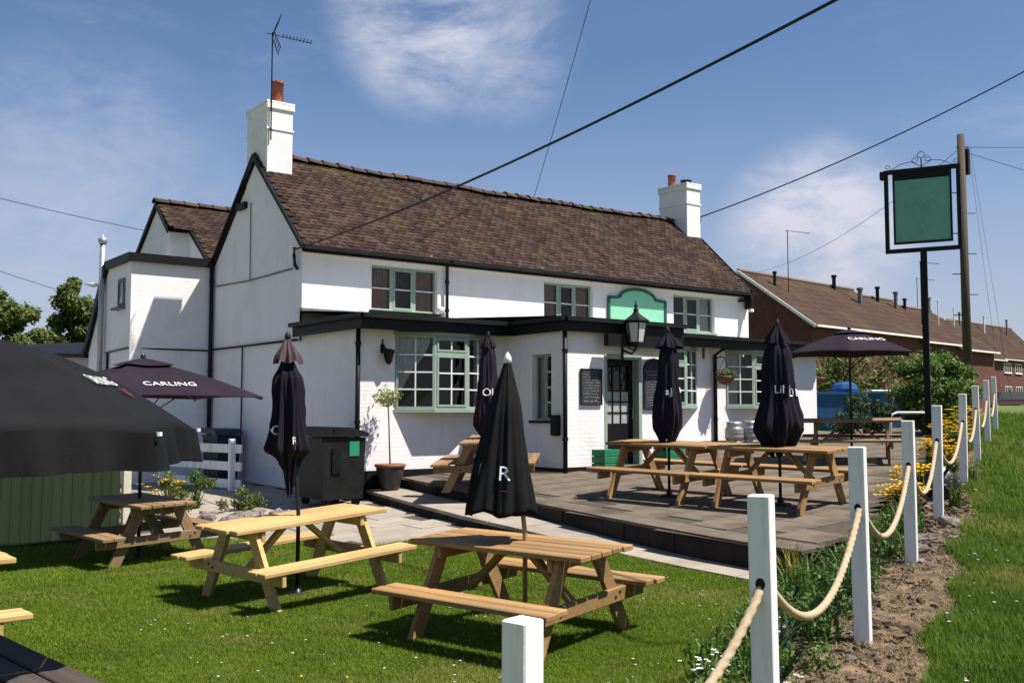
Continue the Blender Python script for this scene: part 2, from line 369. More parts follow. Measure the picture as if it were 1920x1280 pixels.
def G(x, y):
    d = dline(x, y); v = Vz(x)
    if d < -1.5: v -= .06 * min(4, -1.5 - d)
    L = -.13 + .045 * max(0, x - 4.4)
    L = lerp(L, Tz(x, y) - Sd(y) - .02, sstep(6.6, 8.0, x))
    ps = patio_side(x, y)
    if ps > -.4 and x < 9: L = lerp(L, Pz(x, y) - .03, sstep(-.4, .3, ps))
    xe = polyx(EDGE, y)
    if x > xe - .5: L = lerp(L, Tz(x, y) - .30, sstep(xe - .5, xe, x))
    hi = lerp(1.7, .85, sstep(6.2, 8.0, x))
    w = sstep(.15, hi, d)
    if d < .15: z = v
    else: z = lerp(v, L, w)
    r = math.hypot(x - 12, y - 12)
    if r > 70: z = lerp(z, 1.6, sstep(70, 160, r))
    return z
def soil_at(x, y):
    d = dline(x, y)
    if x < .5 or x > 19: return 0
    w = 1 - sstep(.9, 1.25, d) if x > 7 else 1 - sstep(.45, .8, d) * 1.0
    w *= sstep(lerp(-.62, -.42, sstep(4, 12, x)), lerp(-.38, -.2, sstep(4, 12, x)), d + .05 * math.sin(x * 2.1) + .05 * math.sin(x * 5.3 + 1))
    return w * sstep(.5, 1.4, x) * (1 - sstep(14, 19, x))
def axis(lo, hi, step, far):
    a = []; x = lo
    while x < hi + 1e-6: a.append(x); x += step
    s = step; x = lo; pre = []
    while x > -far: s *= 1.35; x -= s; pre.append(x)
    s = step; x = a[-1]; post = []
    while x < far: s *= 1.35; x += s; post.append(x)
    return pre[::-1] + a + post
ax = axis(-2, 22, .14, 900); ay = axis(-4, 18, .14, 900)
g = MB(); so_ = []
gr = random.Random(3)
for y in ay:
    for x in ax:
        s = soil_at(x, y); so_.append(s)
        g.v.append((x, y, G(x, y) + (gr.uniform(-.02, .025) * s)))
nx = len(ax)
g.f = [(j * nx + i, j * nx + i + 1, (j + 1) * nx + i + 1, (j + 1) * nx + i) for j in range(len(ay) - 1) for i in range(nx - 1)]
go = g.build('ground', 'ground', smooth=True); tag(go, kind='structure')
at = go.data.attributes.new('soil', 'FLOAT', 'POINT'); at.data.foreach_set('value', so_)

# patio (pale slabs down by the lawn), step strip and terrace
def in_poly(p, poly):
    x, y = p; r = False
    for i in range(len(poly)):
        (x1, y1), (x2, y2) = poly[i - 1], poly[i]
        if (y1 > y) != (y2 > y) and x < (x2 - x1) * (y - y1) / (y2 - y1) + x1: r = not r
    return r
def sheet(name, poly_pts, zf, mat, step=.25, dz=0, pred=None):
    xs = [p[0] for p in poly_pts]; ys = [p[1] for p in poly_pts]; m = MB(); ids = {}
    def vid(i, j):
        if (i, j) not in ids:
            x = min(xs) + i * step; y = min(ys) + j * step; ids[i, j] = len(m.v); m.v.append((x, y, zf(x, y) + dz))
        return ids[i, j]
    for i in range(int((max(xs) - min(xs)) / step) + 1):
        for j in range(int((max(ys) - min(ys)) / step) + 1):
            c = (min(xs) + (i + .5) * step, min(ys) + (j + .5) * step)
            if in_poly(c, poly_pts): m.f.append((vid(i, j), vid(i + 1, j), vid(i + 1, j + 1), vid(i, j + 1)))
    return m.build(name, mat, smooth=True)
def slabs(parent, poly, zf, sx, sy, th, mat, org, gap=.008, jig=.004, name='slab'):
    cache = []
    for k in range(6):
        b = MB(); b.box((0, 0, -th / 2), (sx - gap, sy - gap, th), ch=.006); o = b.build(name, mat); cache.append(o.data); bpy.data.objects.remove(o)
    xs = [p[0] for p in poly]; ys = [p[1] for p in poly]; n = 0
    j = 0; y = org[1]
    while y < max(ys) + sy:
        x = org[0] + (sx / 2 if j % 2 else 0)
        while x < max(xs) + sx:
            if in_poly((x, y), poly):
                o = bpy.data.objects.new(name, cache[n % 6]); COL.objects.link(o); o.parent = parent
                sl_x = (zf(x + .2, y) - zf(x - .2, y)) / .4; sl_y = (zf(x, y + .2) - zf(x, y - .2)) / .4
                o.location = (x, y, zf(x, y) + rng.uniform(-jig, jig)); o.rotation_euler = (math.atan(sl_y) + rng.uniform(-.004, .004), -math.atan(sl_x) + rng.uniform(-.004, .004), rng.uniform(-.004, .004)); n += 1
            x += sx
        y += sy; j += 1
    return n
def stripx(y): return polyx(STRIP, y)
def edgex(y): return polyx(EDGE, y)
ppoly = LAWN[1:] + [(8.15, 11.7), (8.3, 13.3), (8.7, 15.6), (8.5, 17.6), (8.5, 20.5), (6.6, 20.5), (5.4, 17)]
pb = sheet('patio', ppoly, Pz, 'mortar', .15, -.012); tag(pb, kind='structure')
slabs(pb, [(x - .0, y + .05) for x, y in ppoly], Pz, .75, .6, .05, 'slab_pale', (4.2, 9.9))
yard = sheet('yard', [(-6, 15.3), (3, 15.3), (4.4, 15.2), (5.2, 15.5), (5.4, 17), (6.6, 20.6), (8.5, 20.6), (8.5, 30), (-6, 30)], G, 'gravel', .3, .006); tag(yard, kind='structure')
# terrace
LINE_IN = lambda x: (.85 - (x - PL0.x) * PLN.x) / PLN.y + PL0.y
tpoly = [(edgex(15.6), 15.6)] + [(edgex(y), y) for y in (14, 13, 12, 11, 10, 9, 8, 7, 6.35)] + [(x, LINE_IN(x)) for x in (9.5, 12, 15, 18, 21, 24)] + [(24, 15.6)]
tb = MB(); zz = []
tt = sheet('terrace', tpoly, Tz, 'mortar', .2, -.014); tag(tt, kind='structure')
tin = [(x + .56, y) for x, y in tpoly[:10]] + [(x, y + .25) for x, y in tpoly[10:-1]] + [tpoly[-1]]
nslab = slabs(tt, tin, Tz, .6, .6, .05, 'slab', (8.3, 6.2), gap=.005, jig=.0015)
# step strip: coping slabs along the terrace's left edge
st = MB(); ys = [6.1 + i * .5 for i in range(20)]
for y in ys: st.v += [(stripx(y), y, Tz(stripx(y), y) - Sd(y)), (edgex(y) + .02, y, Tz(edgex(y), y) - Sd(y))]
st.f = [(2 * i, 2 * i + 1, 2 * i + 3, 2 * i + 2) for i in range(len(ys) - 1)]
sto = st.build('step', 'mortar', smooth=True); tag(sto, kind='structure')
def edge_pieces(parent, xf, ys, z0, z1, th, mat, name, gap=.01, inward=1, proud=0):
    for i in range(len(ys) - 1):
        a = Vector((xf(ys[i]), ys[i])); b = Vector((xf(ys[i + 1]), ys[i + 1])); d = (b - a).normalized(); nrm = Vector((d.y, -d.x)) * inward
        a = a + d * gap / 2; b = b - d * gap / 2; m = MB(); j = rng.uniform(-.008, .008)
        pa = [a - nrm * (proud + j), b - nrm * (proud + j), b + nrm * th, a + nrm * th]
        lo = [(p.x, p.y, z0(p.x, p.y)) for p in pa]; hi_ = [(p.x, p.y, z1(p.x, p.y) + j * .4) for p in pa]
        m.add(lo + hi_, [(3, 2, 1, 0), (4, 5, 6, 7), (0, 1, 5, 4), (1, 2, 6, 5), (2, 3, 7, 6), (3, 0, 4, 7)]); m.build(name, mat, parent, fix=True)
ysq = [6.3 + i * .45 for i in range(21)]
edge_pieces(tt, edgex, ysq, lambda x, y: Tz(x, y) - .34, lambda x, y: Tz(x, y) - .033, .10, 'riser', 'block', proud=-.006)
edge_pieces(tt, edgex, [6.3 + i * .6 for i in range(16)], lambda x, y: Tz(x, y) - .030, lambda x, y: Tz(x, y) + .006, .36, 'slab', 'coping', .006, proud=.004)
edge_pieces(sto, stripx, [6.2 + i * .62 for i in range(16)], lambda x, y: Tz(x, y) - Sd(y) - .04, lambda x, y: Tz(x, y) - Sd(y) + .008, .62, 'slab_pale', 'coping', .010, proud=.015)
edge_pieces(sto, stripx, [9.6 + i * .45 for i in range(14)], lambda x, y: Tz(x, y) - .50, lambda x, y: Tz(x, y) - Sd(y) - .043, .10, 'riser', 'block', proud=-.01)
# terrace kerb stones towards the bed

# ------------------------------------------------------------------ the pub
X0, X1, Y0, Y1 = 8.51, 21.62, 17.83, 22.38
ZE, ZR, YR = 5.0, 7.1, 20.1
YB, XP0, XP1, YP, XL1 = 15.51, 11.59, 14.32, 13.66, 21.36
pub = empty('pub', (X0, Y0, 0)); 
tag(pub, 'white painted two storey village pub with brown tiled roof and black trim', 'building')
PO = Vector((X0, Y0, 0))
pubi = Matrix.Translation(-PO)
class PB(MB):                                # mesh given in world coordinates, stored relative to the pub's base
    def part(s, name, mat, parent=None, smooth=False, fix=False):
        s.v = [(v[0] - X0, v[1] - Y0, v[2]) for v in map(tuple, s.v)]
        return s.build(name, mat, parent or pub, smooth, fix)
def wall(name, p0, p1, z0, z1, holes, th=.28, mat='white_wall', nrm=None, profile=None):
    """wall along p0->p1 (outer face), thickness away from the normal; holes = (u0,u1,z0,z1)"""
    a = Vector(p0); b = Vector(p1); L = (b - a).length; d = (b - a) / L; n = Vector((d.y, -d.x))      # outward normal: right of p0->p1
    us = sorted({0, L, *[h[0] for h in holes], *[h[1] for h in holes]}); zs = sorted({z0, z1, *[h[2] for h in holes], *[h[3] for h in holes]})
    m = PB()
    P = lambda u, z, k: (a.x + d.x * u - n.x * th * k, a.y + d.y * u - n.y * th * k, z)
    for ua, ub in zip(us, us[1:]):
        for za, zb in zip(zs, zs[1:]):
            if any(h[0] - 1e-4 <= ua and ub <= h[1] + 1e-4 and h[2] - 1e-4 <= za and zb <= h[3] + 1e-4 for h in holes): continue
            m.add([P(ua, za, 0), P(ub, za, 0), P(ub, zb, 0), P(ua, zb, 0)], [(0, 1, 2, 3)])
            m.add([P(ua, za, 1), P(ub, za, 1), P(ub, zb, 1), P(ua, zb, 1)], [(3, 2, 1, 0)])
    for u0, u1, h0, h1 in holes:
        q = [(u0, h0), (u1, h0), (u1, h1), (u0, h1)]
        for i in range(4):
            (ua, za), (ub, zb) = q[i], q[(i + 1) % 4]
            m.add([P(ua, za, 0), P(ua, za, 1), P(ub, zb, 1), P(ub, zb, 0)], [(0, 1, 2, 3)])
    for u in (0, L): m.add([P(u, z0, 0), P(u, z0, 1), P(u, z1, 1), P(u, z1, 0)], [(0, 1, 2, 3)])
    m.add([P(0, z1, 0), P(L, z1, 0), P(L, z1, 1), P(0, z1, 1)], [(0, 1, 2, 3)])
    return m.part(name, mat)
# upper front wall with three window openings
UW = [(10.03, 11.61), (14.50, 15.99), (18.72, 20.26)]
wall('front_wall', (X0 + .003, Y0), (X1 - .003, Y0), .2, 4.98, [(a - X0 - .003, b - X0 - .003, 3.72, 4.64) for a, b in UW])
# gable walls (pentagons) and rear wall
def gable(x, th, name):
    m = PB(); pr = [(x, Y0 + .003, 0), (x, Y1, 0), (x, Y1, 4.98), (x, YR, 7.0), (x, Y0 + .003, 4.98)]
    m.prism(pr, (th, 0, 0)); return m.part(name, 'white_wall', fix=True)
gable(X0, .28, 'gable_wall'); gable(X1, -.28, 'gable_wall')
PB().bb((X0 + .28, Y1 - .28, 0), (X1 - .28, Y1 - .002, 4.98)).part('rear_wall', 'white_wall')
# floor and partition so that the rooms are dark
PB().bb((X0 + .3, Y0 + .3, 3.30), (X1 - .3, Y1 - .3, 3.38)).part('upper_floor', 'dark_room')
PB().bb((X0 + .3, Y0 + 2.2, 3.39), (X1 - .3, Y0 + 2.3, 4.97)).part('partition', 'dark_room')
# single-storey front: bay on the left, porch, long bay on the right
BW = (9.22, 11.22, 1.72, 3.04)
RW = [(15.05, 16.98, 1.80, 3.04), (17.98, 20.2, 1.80, 3.04)]
DZ = .67
wall('bay_side_wall', (X0, Y0 + .001), (X0, YB + .003), -.1, 3.12, [])
wall('bay_wall', (X0 + .003, YB), (XP0 - .001, YB), -.1, 3.12, [(BW[0] - X0, BW[1] - X0, BW[2], BW[3])])
wall('porch_side_wall', (XP0, YB + .27), (XP0, YP + .003), .1, 3.12, [(YB + .27 - 14.60, YB + .27 - 14.05, 1.52, 2.72)])
wall('porch_wall', (XP0 + .003, YP), (XP1 - .003, YP), .1, 3.12, [(12.52 - XP0, 13.46 - XP0, DZ, 2.73)])
wall('porch_side_wall', (XP1, YP + .003), (XP1, YB + .2), .1, 3.12, [])
wall('bay_wall', (XP1 + .001, YB), (XL1 - .003, YB), .2, 3.12, [(a - XP1, b - XP1, z0, z1) for a, b, z0, z1 in RW])
wall('bay_side_wall', (XL1, YB + .003), (XL1, Y0 - .003), .2, 3.12, [])
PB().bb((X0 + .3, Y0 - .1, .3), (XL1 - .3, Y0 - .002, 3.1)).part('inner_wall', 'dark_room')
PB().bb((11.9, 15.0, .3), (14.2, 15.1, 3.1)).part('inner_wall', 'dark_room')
# black plinth
pl = PB()
for a, b in (((X0 - .012, YB - .014, -.1), (XP0 - .015, YB + .02, .66)), ((XP0 - .014, YP - .012, .1), (XP0 + .02, YB - .016, .68)),
             ((XP0 + .021, YP - .014, .1), (12.51, YP + .02, .70)), ((13.47, YP - .014, .1), (XP1 + .012, YP + .02, .72)), ((XP1 + .013, YB - .014, .2), (XL1 + .012, YB + .02, 1.02)),
             ((X0 - .013, YB - .012, -.1), (X0 + .02, Y0, .62))): pl.bb(a, b)
pl.part('plinth', 'black_paint')
# flat roofs with black fascia boards
FZ0, FZ1 = 3.09, 3.36
OUT = [(8.32, Y0 - .01), (8.32, 15.12), (11.45, 15.12), (11.45, 13.50), (14.46, 13.50), (14.46, 15.12), (21.50, 15.12), (21.50, Y0 - .01)]
for i in range(len(OUT) - 1):
    a, b = Vector(OUT[i]), Vector(OUT[i + 1]); d = (b - a).normalized(); n = Vector((d.y, -d.x)); m = PB()
    e0 = .0 if i % 2 == 0 else 0; ex = .018 if (i in (1, 3, 5)) else 0
    if i == 5: a = a + d * .0
    poly = [a, b, b + n * -.035, a - n * -.0]
    m.beam((a.x - n.x * .02, a.y - n.y * .02, (FZ0 + FZ1) / 2 + (i % 2) * .002), (b.x - n.x * .02 + d.x * (.038 if i in (0, 2, 4) else -.001) * 0, b.y - n.y * .02, (FZ0 + FZ1) / 2 + (i % 2) * .002), .036, FZ1 - FZ0)
    fo = m.part('fascia', 'black_paint')
    m = PB(); m.beam((a.x + n.x * .045, a.y + n.y * .045, FZ1 - .05), (b.x + n.x * .045, b.y + n.y * .045, FZ1 - .05), .09, .075)       # gutter
    m.part('gutter', 'black_plastic', fo)
sf = PB()                                                                     # soffit
for a, b in (((8.35, 15.15), (XP0 - .02, YB + .1)), ((11.48, 13.53), (14.43, YP + .1)), ((11.48, 13.53), (XP0 + .05, 15.14)), ((XP1 - .05, YP + .11), (14.43, 15.14)), ((XP1 + .02, 15.15), (21.47, YB + .1)), ((8.35, YB + .101), (X0 + .1, Y0 - .03)), ((XL1 - .1, YB + .101), (21.47, Y0 - .03))):
    sf.bb((a[0], a[1], 3.115 + .002 * len(sf.f)/6), (b[0], b[1], 3.125 + .002 * len(sf.f)/6))
sf.part('soffit', 'black_paint')
rf = PB()
def slope(x0, x1, ya, yb, za, zb):
    rf.add([(x0, ya, za), (x1, ya, za), (x1, yb, zb), (x0, yb, zb)], [(0, 1, 2, 3)]); rf.add([(x0, ya, za - .05), (x1, ya, za - .05), (x1, yb, zb - .05), (x0, yb, zb - .05)], [(3, 2, 1, 0)])
slope(8.34, 11.47, 15.14, Y0, 3.362, 3.60); slope(11.47, 14.44, 13.52, Y0, 3.36, 3.62); slope(14.44, 21.48, 15.14, Y0, 3.362, 3.60)
rf.part('flat_roof', 'felt')
PB().bb((8.5, Y0 - .04, 3.58), (X1 - .02, Y0 - .003, 3.66)).part('flashing', 'lead')
# main roof: structure slab, then tiles laid in courses
SLF = math.atan2(ZR - ZE, YR - (Y0 - .0)); roof = PB()
EAV = Y0 - .17; ze = ZR - (YR - EAV) * math.tan(SLF); rear = Y1 + .2; zre = ZR - (rear - YR) * math.tan(SLF) * .97
XA, XB = X0 - .07, X1 + .05
roof.prism([(XA, EAV, ze - .03), (XA, YR, ZR - .06), (XA, rear, zre), (XA, rear, zre - .12), (XA, YR, ZR - .16), (XA, EAV, ze - .12)], (XB - XA, 0, 0))
ro = roof.part('roof', 'tile', fix=True)
TW, GA, TL = .172, .122, .22
slen = (YR - EAV) / math.cos(SLF); rows = int(slen / GA); cols = int((XB - XA) / TW)
vdir = Vector((0, math.cos(SLF), math.sin(SLF))); ndir = Vector((0, -math.sin(SLF), math.cos(SLF))); sag = lambda u: -.05 * math.sin(math.pi * u) + .012 * math.sin(u * 23) + .008 * math.sin(u * 51)
def tile_geo(m, w, l, th, tone, M4):
    # slightly cambered plain tile, thick at its tail
    vs = [(-w / 2, 0, 0), (0, 0, .006), (w / 2, 0, 0), (-w / 2, l, 0), (0, l, .006), (w / 2, l, 0)]
    vs = vs + [(x, y, z - th) for x, y, z in vs]
    fs = [(0, 1, 4, 3), (1, 2, 5, 4), (0, 6, 7, 1), (1, 7, 8, 2), (0, 3, 9, 6), (2, 8, 11, 5)]
    m.add([M4 @ Vector(v) for v in vs], fs, tone)
def place(c, r, jit=True):
    x = XA + (c + .5 + (.5 if r % 2 else 0)) * TW; y = r * GA - .04
    o = Vector((x, EAV, ze)) + vdir * y + ndir * (.048 + sag((x - XA) / (XB - XA)) * (.3 + .7 * r / rows))
    rx = SLF - .085 + (rng.uniform(-.035, .035) if jit else 0); rz = rng.uniform(-.03, .03); ry = rng.uniform(-.035, .035)
    return o, rx, ry, rz
variants = []
for k in range(14):
    m = MB(); tile_geo(m, TW - .008, TL, .028, (k + .5) / 14, Matrix()); o = m.build('tile', 'tile'); variants.append(o.data); bpy.data.objects.remove(o)
rest = PB(); single = 0
for c in range(cols):
    for r in range(rows):
        o, rx, ry, rz = place(c, r)
        if o.x + TW / 2 > XB + .03: continue
        if single < 300 and c < 13 and r < 24:
            t = bpy.data.objects.new('tile', rng.choice(variants)); COL.objects.link(t); t.parent = ro; t.location = o - PO; t.rotation_euler = (rx, ry, rz); single += 1
        else:
            tile_geo(rest, TW - .008, TL, .028, rng.random(), Matrix.Translation(o) @ Matrix.Rotation(rz, 4, 'Z') @ Matrix.Rotation(ry, 4, 'Y') @ Matrix.Rotation(rx, 4, 'X'))
q = rest.part('tiles', 'tile', ro); tag(q, kind='stuff')
# ridge tiles
RT = .36; nr = int((20.95 - 9.1) / RT)
m = MB(); n_ = 8
for i, xx in enumerate((-RT / 2 - .012, RT / 2 + .012)):
    for k in range(n_ + 1):
        a = math.pi * (k / n_ * .86 + .07); rr = .135 + (.035 if i == 0 else 0); m.v.append((xx, math.cos(a) * rr, math.sin(a) * rr * .85 - .075))
    for k in range(n_ + 1):
        a = math.pi * (k / n_ * .86 + .07); rr = .112; m.v.append((xx, math.cos(a) * rr, math.sin(a) * rr * .85 - .08))
for k in range(n_):
    m.f += [(k, k + 1, 2 * (n_ + 1) + k + 1, 2 * (n_ + 1) + k), (k, n_ + 1 + k, n_ + 2 + k, k + 1)]
o = m.build('ridge_tile', 'ridge', smooth=False); rme = o.data; bpy.data.objects.remove(o)
for i in range(nr + 2):
    x = 8.95 + (i + .5) * RT
    if x > 21.1: break
    t = bpy.data.objects.new('ridge_tile', rme); COL.objects.link(t); t.parent = ro
    t.location = Vector((x, YR, ZR + .055 + sag((x - XA) / (XB - XA)))) - PO; t.rotation_euler = (rng.uniform(-.06, .06), rng.uniform(-.05, .05), rng.uniform(-.04, .04))
# eaves: gutter, verge boards, wall plate with brick dentils
m = PB(); m.beam((XA, EAV - .06, ze - .03), (XB, EAV - .06, ze - .03), .11, .08); m.part('gutter', 'black_plastic', ro)
m = PB(); m.beam((X0, Y0 - .03, 4.80), (X1, Y0 - .03, 4.80), .06, .16); m.part('wall_plate', 'white_wall')
for i in range(26):
    x = X0 + .3 + i * .5; PB().bb((x, Y0 - .13, 4.845), (x + .09, Y0 - .061, 4.92)).part('rafter_end', 'white_wall' if i % 3 else 'terracotta')
for xg, s in ((XA - .02, 1), (XB + .02, -1)):
    m = PB(); m.beam((xg, EAV, ze - .02), (xg, YR, ZR - .02), .03, .085); m.beam((xg, rear, zre - .02), (xg, YR, ZR - .021), .03, .06); m.part('verge_board', 'black_paint', ro)
# chimneys
def chimney(x, y, w, d, z0, z1, pots, slope_x=None):
    c = PB(); c.bb((x, y, z0), (x + w, y + d, z1 - .12), ch=.01)
    o = c.part('chimney', 'white_wall')
    s = PB(); s.bb((x - .035, y - .035, z1 - .19), (x + w + .035, y + d + .035, z1 - .06), ch=.02)
    s.prism([(x - .03, y - .03, z1 - .06), (x + w + .03, y - .03, z1 - .06), (x + w + .03, y + d + .03, z1 - .06), (x - .03, y + d + .03, z1 - .06)], (0, 0, .05)); s.part('cap', 'white_wall', o, fix=True)
    s = PB(); s.bb((x - .02, y - .02, z1 - .62), (x + w + .02, y + d + .02, z1 - .585)); s.part('band', 'white_wall', o)
    s = PB(); s.bb((x - .03, y - .03, z0 + .55), (x + w + .03, y + .25, z0 + .68)); s.part('flashing', 'white_wall' if x < 12 else 'lead', o)
    for px, py, r, h, mt in pots:
        s = PB(); s.lathe([(0, r * 1.02), (.05, r * 1.08), (.08, r), (h * .85, r * .92), (h * .87, r * 1.05), (h, r * 1.05), (h, r * .8), (h - .12, r * .75)], 18, (px, py, z1 - .04)); s.part('chimney_pot', mt, o, True, True)
    return o
chimney(X0 - .012, 19.54, .57, 1.06, 5.9, 8.16, [(8.86, 19.86, .125, .56, 'terracotta'), (8.72, 20.35, .11, .12, 'dark_iron')])
chimney(21.08, 19.52, .56, 1.08, 5.9, 8.16, [(21.36, 20.35, .12, .42, 'terracotta'), (21.36, 19.8, .16, .16, 'dark_iron')])

# ------------------------------------------------------------------ windows
def window(name, p0, p1, z0, z1, lights, recess=.09, frame='sage', bar='bar_white', fw=.048, sill=True, depth=.06, curtain=None, back=None, room=None):
    """frame along p0->p1 (left to right seen from outside). lights: list of (weight, cols, row_heights, toplight?)"""
    a = Vector(p0); b = Vector(p1); L = (b - a).length; d = (b - a) / L; n = Vector((d.y, -d.x)); a = a - n * recess
    def bx(m, u0, u1, za, zb, k0, k1):
        pts = []
        for u, k in ((u0, k0), (u1, k0), (u1, k1), (u0, k1)): pts.append((a.x + d.x * u + n.x * k, a.y + d.y * u + n.y * k))
        m.add([(x, y, za) for x, y in pts] + [(x, y, zb) for x, y in pts], [(3, 2, 1, 0), (4, 5, 6, 7), (0, 1, 5, 4), (1, 2, 6, 5), (2, 3, 7, 6), (3, 0, 4, 7)])
    m = PB(); bx(m, 0, L, z0, z0 + fw, -depth, 0); bx(m, 0, L, z1 - fw, z1, -depth, 0)
    tot = sum(l[0] for l in lights); u = 0; cells = []
    inner = L
    for i, l in enumerate(lights):
        w = L * l[0] / tot
        bx(m, u, u + fw * .9, z0 + fw, z1 - fw, -depth, .0); bx(m, u + w - fw * .9, u + w, z0 + fw, z1 - fw, -depth, .0)
        cells.append((u + fw * .9, u + w - fw * .9, l)); u += w
    bars = PB(); panes = []
    for ua, ub, l in cells:
        zz0, zz1 = z0 + fw, z1 - fw
        if len(l) > 3 and l[3]:                       # top light
            zt = zz1 - l[3]; bx(m, ua, ub, zt - .07, zt, -depth, .004); rows_ = [(zt, zz1, 1)]
            panes_rows = [(zz0, zt - .07, l[2]), (zt, zz1, 1)]
        else: panes_rows = [(zz0, zz1, l[2])]
        for za, zb, nrow in panes_rows:
            if len(l) > 4 and l[4]:                    # opening casement: its own inner frame
                e = .035; bx(m, ua, ub, za, za + e, -.02, .012); bx(m, ua, ub, zb - e, zb, -.02, .012); bx(m, ua, ua + e, za + e, zb - e, -.02, .012); bx(m, ub - e, ub, za + e, zb - e, -.02, .012)
                xa, xb, ya, yb = ua + e, ub - e, za + e, zb - e
            else: xa, xb, ya, yb = ua, ub, za, zb
            cu = [xa + (xb - xa) * k / l[1] for k in range(l[1] + 1)]; cz = [ya + (yb - ya) * k / nrow for k in range(nrow + 1)]
            for q in cu[1:-1]: bx(bars, q - .013, q + .013, ya, yb, -.03, -.002)
            for q in cz[1:-1]: bx(bars, xa, xb, q - .013, q + .013, -.029, -.001)
            for k in range(l[1]):
                for j in range(nrow): panes.append((cu[k], cu[k + 1], cz[j], cz[j + 1]))
    w = m.part(name, frame)
    if bars.f: bars.part('glazing_bar', bar, w)
    for k, (ua, ub, za, zb) in enumerate(panes):
        p = PB(); t = rng.uniform(-.004, .004); t2 = rng.uniform(-.004, .004)
        q = lambda u, z, k_: (a.x + d.x * u + n.x * k_, a.y + d.y * u + n.y * k_, z)
        p.add([q(ua, za, -.022 + t), q(ub, za, -.022 + t2), q(ub, zb, -.022), q(ua, zb, -.022 - t)], [(0, 1, 2, 3)]); p.part('pane', 'glass', w)
    if sill:
        p = PB(); bx(p, -.05, L + .05, z0 - .05, z0 - .002, -.02, .13 if recess < .05 else recess + .05); p.part('sill', 'black_paint' if sill == 'black' else frame, w)
    if curtain:
        for (u0, u1, bot, tie, mt) in curtain:
            p = PB(); nseg = 28; za, zb = z0 + bot, z1 - .03; vs = []; rws = 14
            for j in range(rws + 1):
                t = j / rws; z = lerp(zb, za, t)
                g_ = 1 - tie * sstep(0, 1, t) if tie else 1
                for i in range(nseg + 1):
                    s = i / nseg
                    uu = lerp(u0, u1, s) if not tie else (u0 + (u1 - u0) * s * g_)
                    k = -.085 + .018 * math.sin(s * 44 + .6 * math.sin(t * 3)) + .01 * math.sin(s * 17 + 1)
                    vs.append((a.x + d.x * uu * L + n.x * k, a.y + d.y * uu * L + n.y * k, z))
            p.add(vs, [(j * (nseg + 1) + i, j * (nseg + 1) + i + 1, (j + 1) * (nseg + 1) + i + 1, (j + 1) * (nseg + 1) + i) for j in range(rws) for i in range(nseg)])
            p.part('curtain', mt, w, True)
    return w
U = .92
for k, (a, b) in enumerate(UW):
    window('window', (a, Y0), (b, Y0), 3.72, 4.64, [(1, 1, 2), (1.02, 1, 2, 0, True), (1, 1, 2)] if k != 1 else [(1, 1, 2), (1, 1, 2, 0, True), (1, 1, 2)],
           recess=.10, curtain=[(.02, .3, .02, 0, 'blind'), (.7, .98, .02, 0, 'blind')] if k < 2 else [(.72, .98, .02, 0, 'curtain')], sill='black' if k == 0 else True)
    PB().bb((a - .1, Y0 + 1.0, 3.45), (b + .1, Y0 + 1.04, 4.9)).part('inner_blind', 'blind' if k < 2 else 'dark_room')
# bow windows: three facets pushed out in front of the wall, with a sill board and a small lead top
def bow(x0, x1, z0, z1, proj, sp, lights, cur):
    pts = [(x0, YB - .02), (x0 + sp, YB - proj), (x1 - sp, YB - proj), (x1, YB - .02)]
    for i in range(3): window('window', pts[i], pts[i + 1], z0, z1, lights[i], recess=0, sill=False, depth=.07, curtain=cur[i])
    s = PB(); e = .05; sp_ = [(x0 - e, YB + .0, z0 - .055), (x0 + sp - e * .6, YB - proj - e, z0 - .055), (x1 - sp + e * .6, YB - proj - e, z0 - .055), (x1 + e, YB + .0, z0 - .055)]
    s.prism(sp_, (0, 0, .053)); s.part('sill', 'sage', fix=True)
    s = PB(); s.prism([(x, y, z1 + .002) for x, y, _ in sp_], (0, 0, .05)); s.part('window_head', 'sage', fix=True)
bow(BW[0], BW[1], BW[2], BW[3], .30, .64, [[(1, 2, 4)], [(1, 2, 3, .24, True)], [(1, 2, 4)]],
    [[(.04, .9, .25, .85, 'curtain')], None, [(.45, .98, .02, 0, 'curtain')]])
for k, (a, b, z0, z1) in enumerate(RW):
    bow(a, b, z0, z1, .30, .62, [[(1, 2, 4)], [(1, 2, 3, .24, True)], [(1, 2, 4)]],
        [[(.04, .62, .02, .3, 'curtain')], None, [(.5, .98, .02, 0, 'curtain')]])
window('window', (XP0, 14.60), (XP0, 14.05), 1.52, 2.72, [(1, 1, 1), (1, 1, 4)], recess=.10, fw=.045, frame='sage', sill='black', curtain=[(.05, .5, .02, 0, 'curtain')])
# front door, dark with small arched and square panes
dx0, dx1 = 12.58, 13.38; yd = YP + .16
d_ = PB(); fr = .095
d_.bb((dx0, yd, DZ + .02), (dx0 + fr, yd + .05, 2.64)); d_.bb((dx1 - fr, yd, DZ + .02), (dx1, yd + .05, 2.64)); d_.bb((dx0 + fr, yd, 2.52), (dx1 - fr, yd + .05, 2.64)); d_.bb((dx0 + fr, yd, DZ + .02), (dx1 - fr, yd + .05, 1.46))
door = d_.part('door', 'black_paint')
bars = PB(); gx = [dx0 + fr + (dx1 - dx0 - 2 * fr) * k / 3 for k in range(4)]; gz = [1.46 + k * .2 for k in range(4)]
for q in gx[1:-1]: bars.bb((q - .012, yd + .005, 1.46), (q + .012, yd + .04, 2.52))
for q in gz[1:]: bars.bb((gx[0], yd + .006, q - .012), (gx[-1], yd + .039, q + .012))
arc = [(gx[0] + (gx[-1] - gx[0]) * (.5 - .5 * math.cos(math.pi * k / 12)), yd + .022, 2.10 + .36 * math.sin(math.pi * k / 12)) for k in range(13)]; bars.tube(arc, .014, 6)
